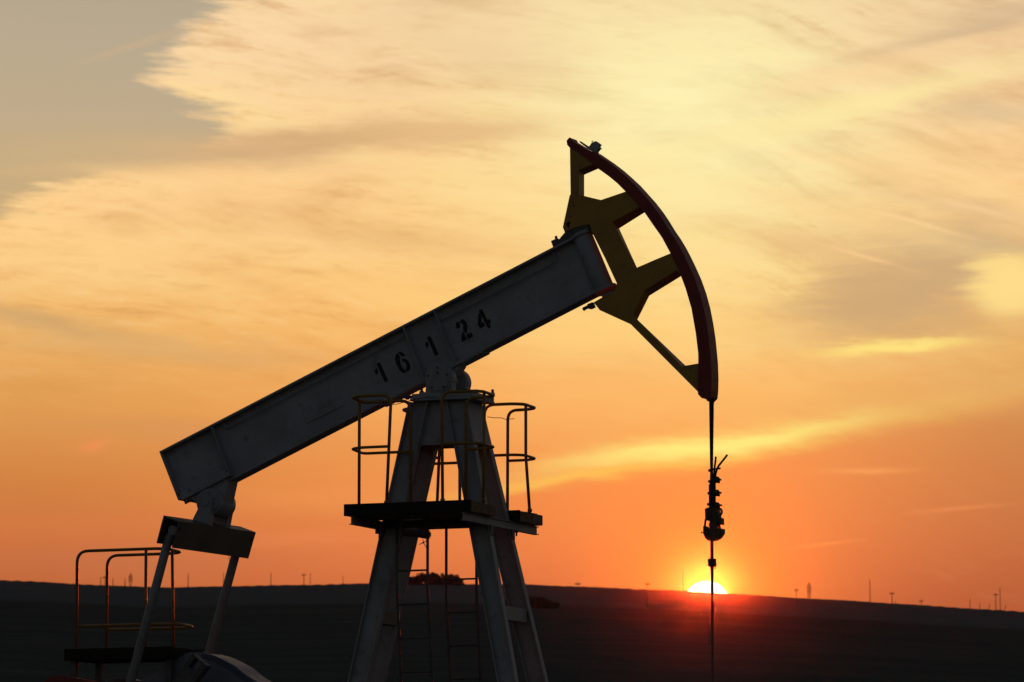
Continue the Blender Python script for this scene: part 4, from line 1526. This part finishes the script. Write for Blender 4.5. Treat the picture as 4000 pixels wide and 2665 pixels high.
pole(393, 2257, 2288, 'plain', 'short post on the ridge just left of the left railing bend, leftmost of the poles', 0.32)
pole(409, 2249, 2290, 'cross', 'second pole from the left on the ridge, with crossarm, beside the railing post', 0.22)
pole(441, 2258, 2290, 'plain', 'short post on the ridge between the two left railing posts, right of the crossarm pole', 0.30)
pole(488, 2259, 2292, 'plain', 'short post on the ridge just left of the far left lattice pylon', 0.32)
pole(509.7, 2238, 2294, 'pylon', 'lattice pylon on the left ridge seen through the service platform railing')
pole(735, 2240, 2295, 'plain', 'pale thin pole on the ridge between the two pitman arms, left one', 0.30)
pole(873, 2236, 2292, 'plain', 'thin pole on the ridge hard against the far pitman arm', 0.28)
pole(1058, 2238, 2288, 'plain', 'lone thin pole on the ridge right of the far pitman arm', 0.28)
pole(1187, 2240, 2286, 'cross', 'darker left pole of a close pair on the ridge left of the post', 0.28)
pole(1212, 2238, 2286, 'plain', 'paler right pole of a close pair on the ridge left of the post', 0.24)
pole(1340, 2250, 2283, 'plain', 'faint short pole on the ridge nearest the left leg of the post', 0.22)
pole(2257, 2273, 2376, 'cross', 'crossarm pole standing on the slope right of the pump post legs', 0.20)
pole(2529, 2274, 2374, 'cross', 'crossarm pole on the slope left of the sun, topping the ridge a little', 0.24)
pole(2668, 2226, 2312, 'plain', 'tall thin pole close to the left side of the setting sun', 0.26)
pole(3111, 2298, 2383, 'cross', 'dark crossarm pole on the slope, first to the right of the sun', 0.24)
pole(3160.6, 2273, 2337, 'pylon', 'hazy lattice pylon behind the ridge right of the sun')
pole(3399, 2263, 2355, 'plain', 'tall bare pole on the ridge halfway between sun and right edge', 0.30, -0.012)
pole(3485, 2312, 2380, 'cross', 'dark stout crossarm pole on the ridge right of the tall bare pole', 0.30)
pole(3498, 2347, 2362, 'plain', 'tiny stump post beside the stout crossarm pole', 0.22)
pole(3599, 2342, 2366, 'cross', 'small distant crossarm pole alone on the right ridge', 0.24)
pole(3789, 2340, 2378, 'plain', 'thin short pole on the right ridge, left of two stubby posts', 0.24)
pole(3827, 2355, 2380, 'plain', 'left one of two stubby posts on the far right ridge', 0.24)
pole(3865, 2358, 2383, 'plain', 'right one of two stubby posts on the far right ridge', 0.24)
pole(3890, 2317, 2392, 'cross', 'dark crossarm pole near the right edge beside a taller bare pole', 0.30)
pole(3908, 2295, 2387, 'plain', 'tallest bare pole near the right edge of the ridge', 0.28, -0.012)
pole(3922, 2363, 2388, 'plain', 'small leaning post at the foot of the tall pole by the right edge', 0.22, 0.30)


def tree_mesh(seed, hgt_, wid, bush=False):
    rnd = random.Random(seed)
    tr = MB()
    ht = hgt_ * (0.35 if not bush else 0.15)
    tr.tube([(0, 0, -0.5), (0.05, 0, ht * 0.5), (0.0, 0.05, ht), (0, 0, hgt_ * 0.75)], [0.22, 0.18, 0.15, 0.05], 7)
    for k in range(7):
        a = rnd.uniform(0, 6.28)
        z0 = rnd.uniform(ht * 0.7, hgt_ * 0.6)
        l_ = wid * rnd.uniform(0.5, 0.85)
        tr.tube([(0, 0, z0), (math.cos(a) * l_ * 0.5, math.sin(a) * l_ * 0.5, z0 + l_ * 0.35), (math.cos(a) * l_, math.sin(a) * l_, z0 + l_ * 0.6)], [0.09, 0.06, 0.02], 5)
    cr = MB()
    lobes = [(rnd.uniform(-.65, .65) * wid, rnd.uniform(-.65, .65) * wid, hgt_ * rnd.uniform(0.02, 0.78), min(wid, hgt_) * rnd.uniform(0.30, 0.48)) for _ in range(20)]
    lobes.append((0, 0, hgt_ * 0.80, min(wid, hgt_) * 0.26))
    for lx, ly, lz, lr in lobes:
        for _ in range(120):
            d = Vector((rnd.gauss(0, 1), rnd.gauss(0, 1), rnd.gauss(0, 1))).normalized() * lr * rnd.uniform(0.35, 1.0) ** 0.5
            c = Vector((lx, ly, lz)) + d
            if c.z > hgt_ * 1.02 or c.z < 0:
                continue
            s_ = rnd.uniform(0.16, 0.36)
            a1 = Vector((rnd.gauss(0, 1), rnd.gauss(0, 1), rnd.gauss(0, 1))).normalized()
            a2 = a1.orthogonal().normalized()
            cr.add([c - a1 * s_, c + a2 * s_ * 0.7, c + a1 * s_, c - a2 * s_ * 0.7], [(0, 1, 2, 3)])
    return tr, cr


protos = []


def plant_tree(i, px, ytop, ybase, wpx, label, group, name):
    az, r, p = on_slope(px, ybase)
    hgt_ = max(1.5, height_for(az, r, p.z, px, ytop))
    wid = wpx / F * r * 0.62
    tr, cr = tree_mesh(100 + i, hgt_, wid, hgt_ / max(wid, .1) < 1.2)
    o = empty(name, p, 0)
    tag(o, label, 'tree' if name == 'tree' else 'bush', group)
    tr.build('trunk', M_BARK, o)
    cr.build('crown', M_LEAF, o)


grove = [(1606, 2250, 2285, 28), (1628, 2246, 2285, 30), (1648, 2234, 2285, 40), (1668, 2237, 2286, 40), (1688, 2231, 2286, 42), (1708, 2238, 2286, 40), (1727, 2236, 2286, 44), (1748, 2241, 2286, 40), (1768, 2242, 2286, 40), (1784, 2250, 2287, 32), (1796, 2264, 2287, 28)]
for i, a in enumerate(grove):
    plant_tree(i, *a, 'dark tree of the grove on the ridge, seen between the legs behind the ladder', 'trees of the ridge grove', 'tree')
clump = [(1995, 2334, 2374, 46), (2030, 2324, 2374, 52), (2068, 2330, 2375, 54), (2104, 2332, 2376, 50), (2136, 2340, 2376, 46), (2164, 2354, 2377, 34)]
for i, a in enumerate(clump):
    plant_tree(40 + i, *a, 'dark low bush in the thicket on the slope behind the right legs of the post', 'bushes of the slope thicket', 'bush')

# ================================================================== HAZE
q = MB()
q.box(-2600, 2600, -200, 3500, -1.0, 260)
M_HAZE = bpy.data.materials.new('haze_and_sun_glow')
M_HAZE.use_nodes = True
t = M_HAZE.node_tree
t.nodes.clear()
pv = t.nodes.new('ShaderNodeVolumePrincipled')
pv.inputs['Color'].default_value = (0.95, 0.93, 0.90, 1)
pv.inputs['Density'].default_value = 7e-6
pv.inputs['Anisotropy'].default_value = 0.3
pv2 = t.nodes.new('ShaderNodeVolumePrincipled')  # added red forward-scattering volume, puts a sun glow over the hill
pv2.inputs['Color'].default_value = (1.0, 0.17, 0.10, 1)
pv2.inputs['Density'].default_value = 9.0e-7
pv2.inputs['Anisotropy'].default_value = 0.996
ad = t.nodes.new('ShaderNodeAddShader')
t.links.new(pv.outputs[0], ad.inputs[0])
t.links.new(pv2.outputs[0], ad.inputs[1])
mo = t.nodes.new('ShaderNodeOutputMaterial')
t.links.new(ad.outputs[0], mo.inputs['Volume'])
hz_o = q.build('haze', M_HAZE)
tag(hz_o, 'thin evening haze over the fields, with an added red glow round the sun', 'haze', kind='stuff')
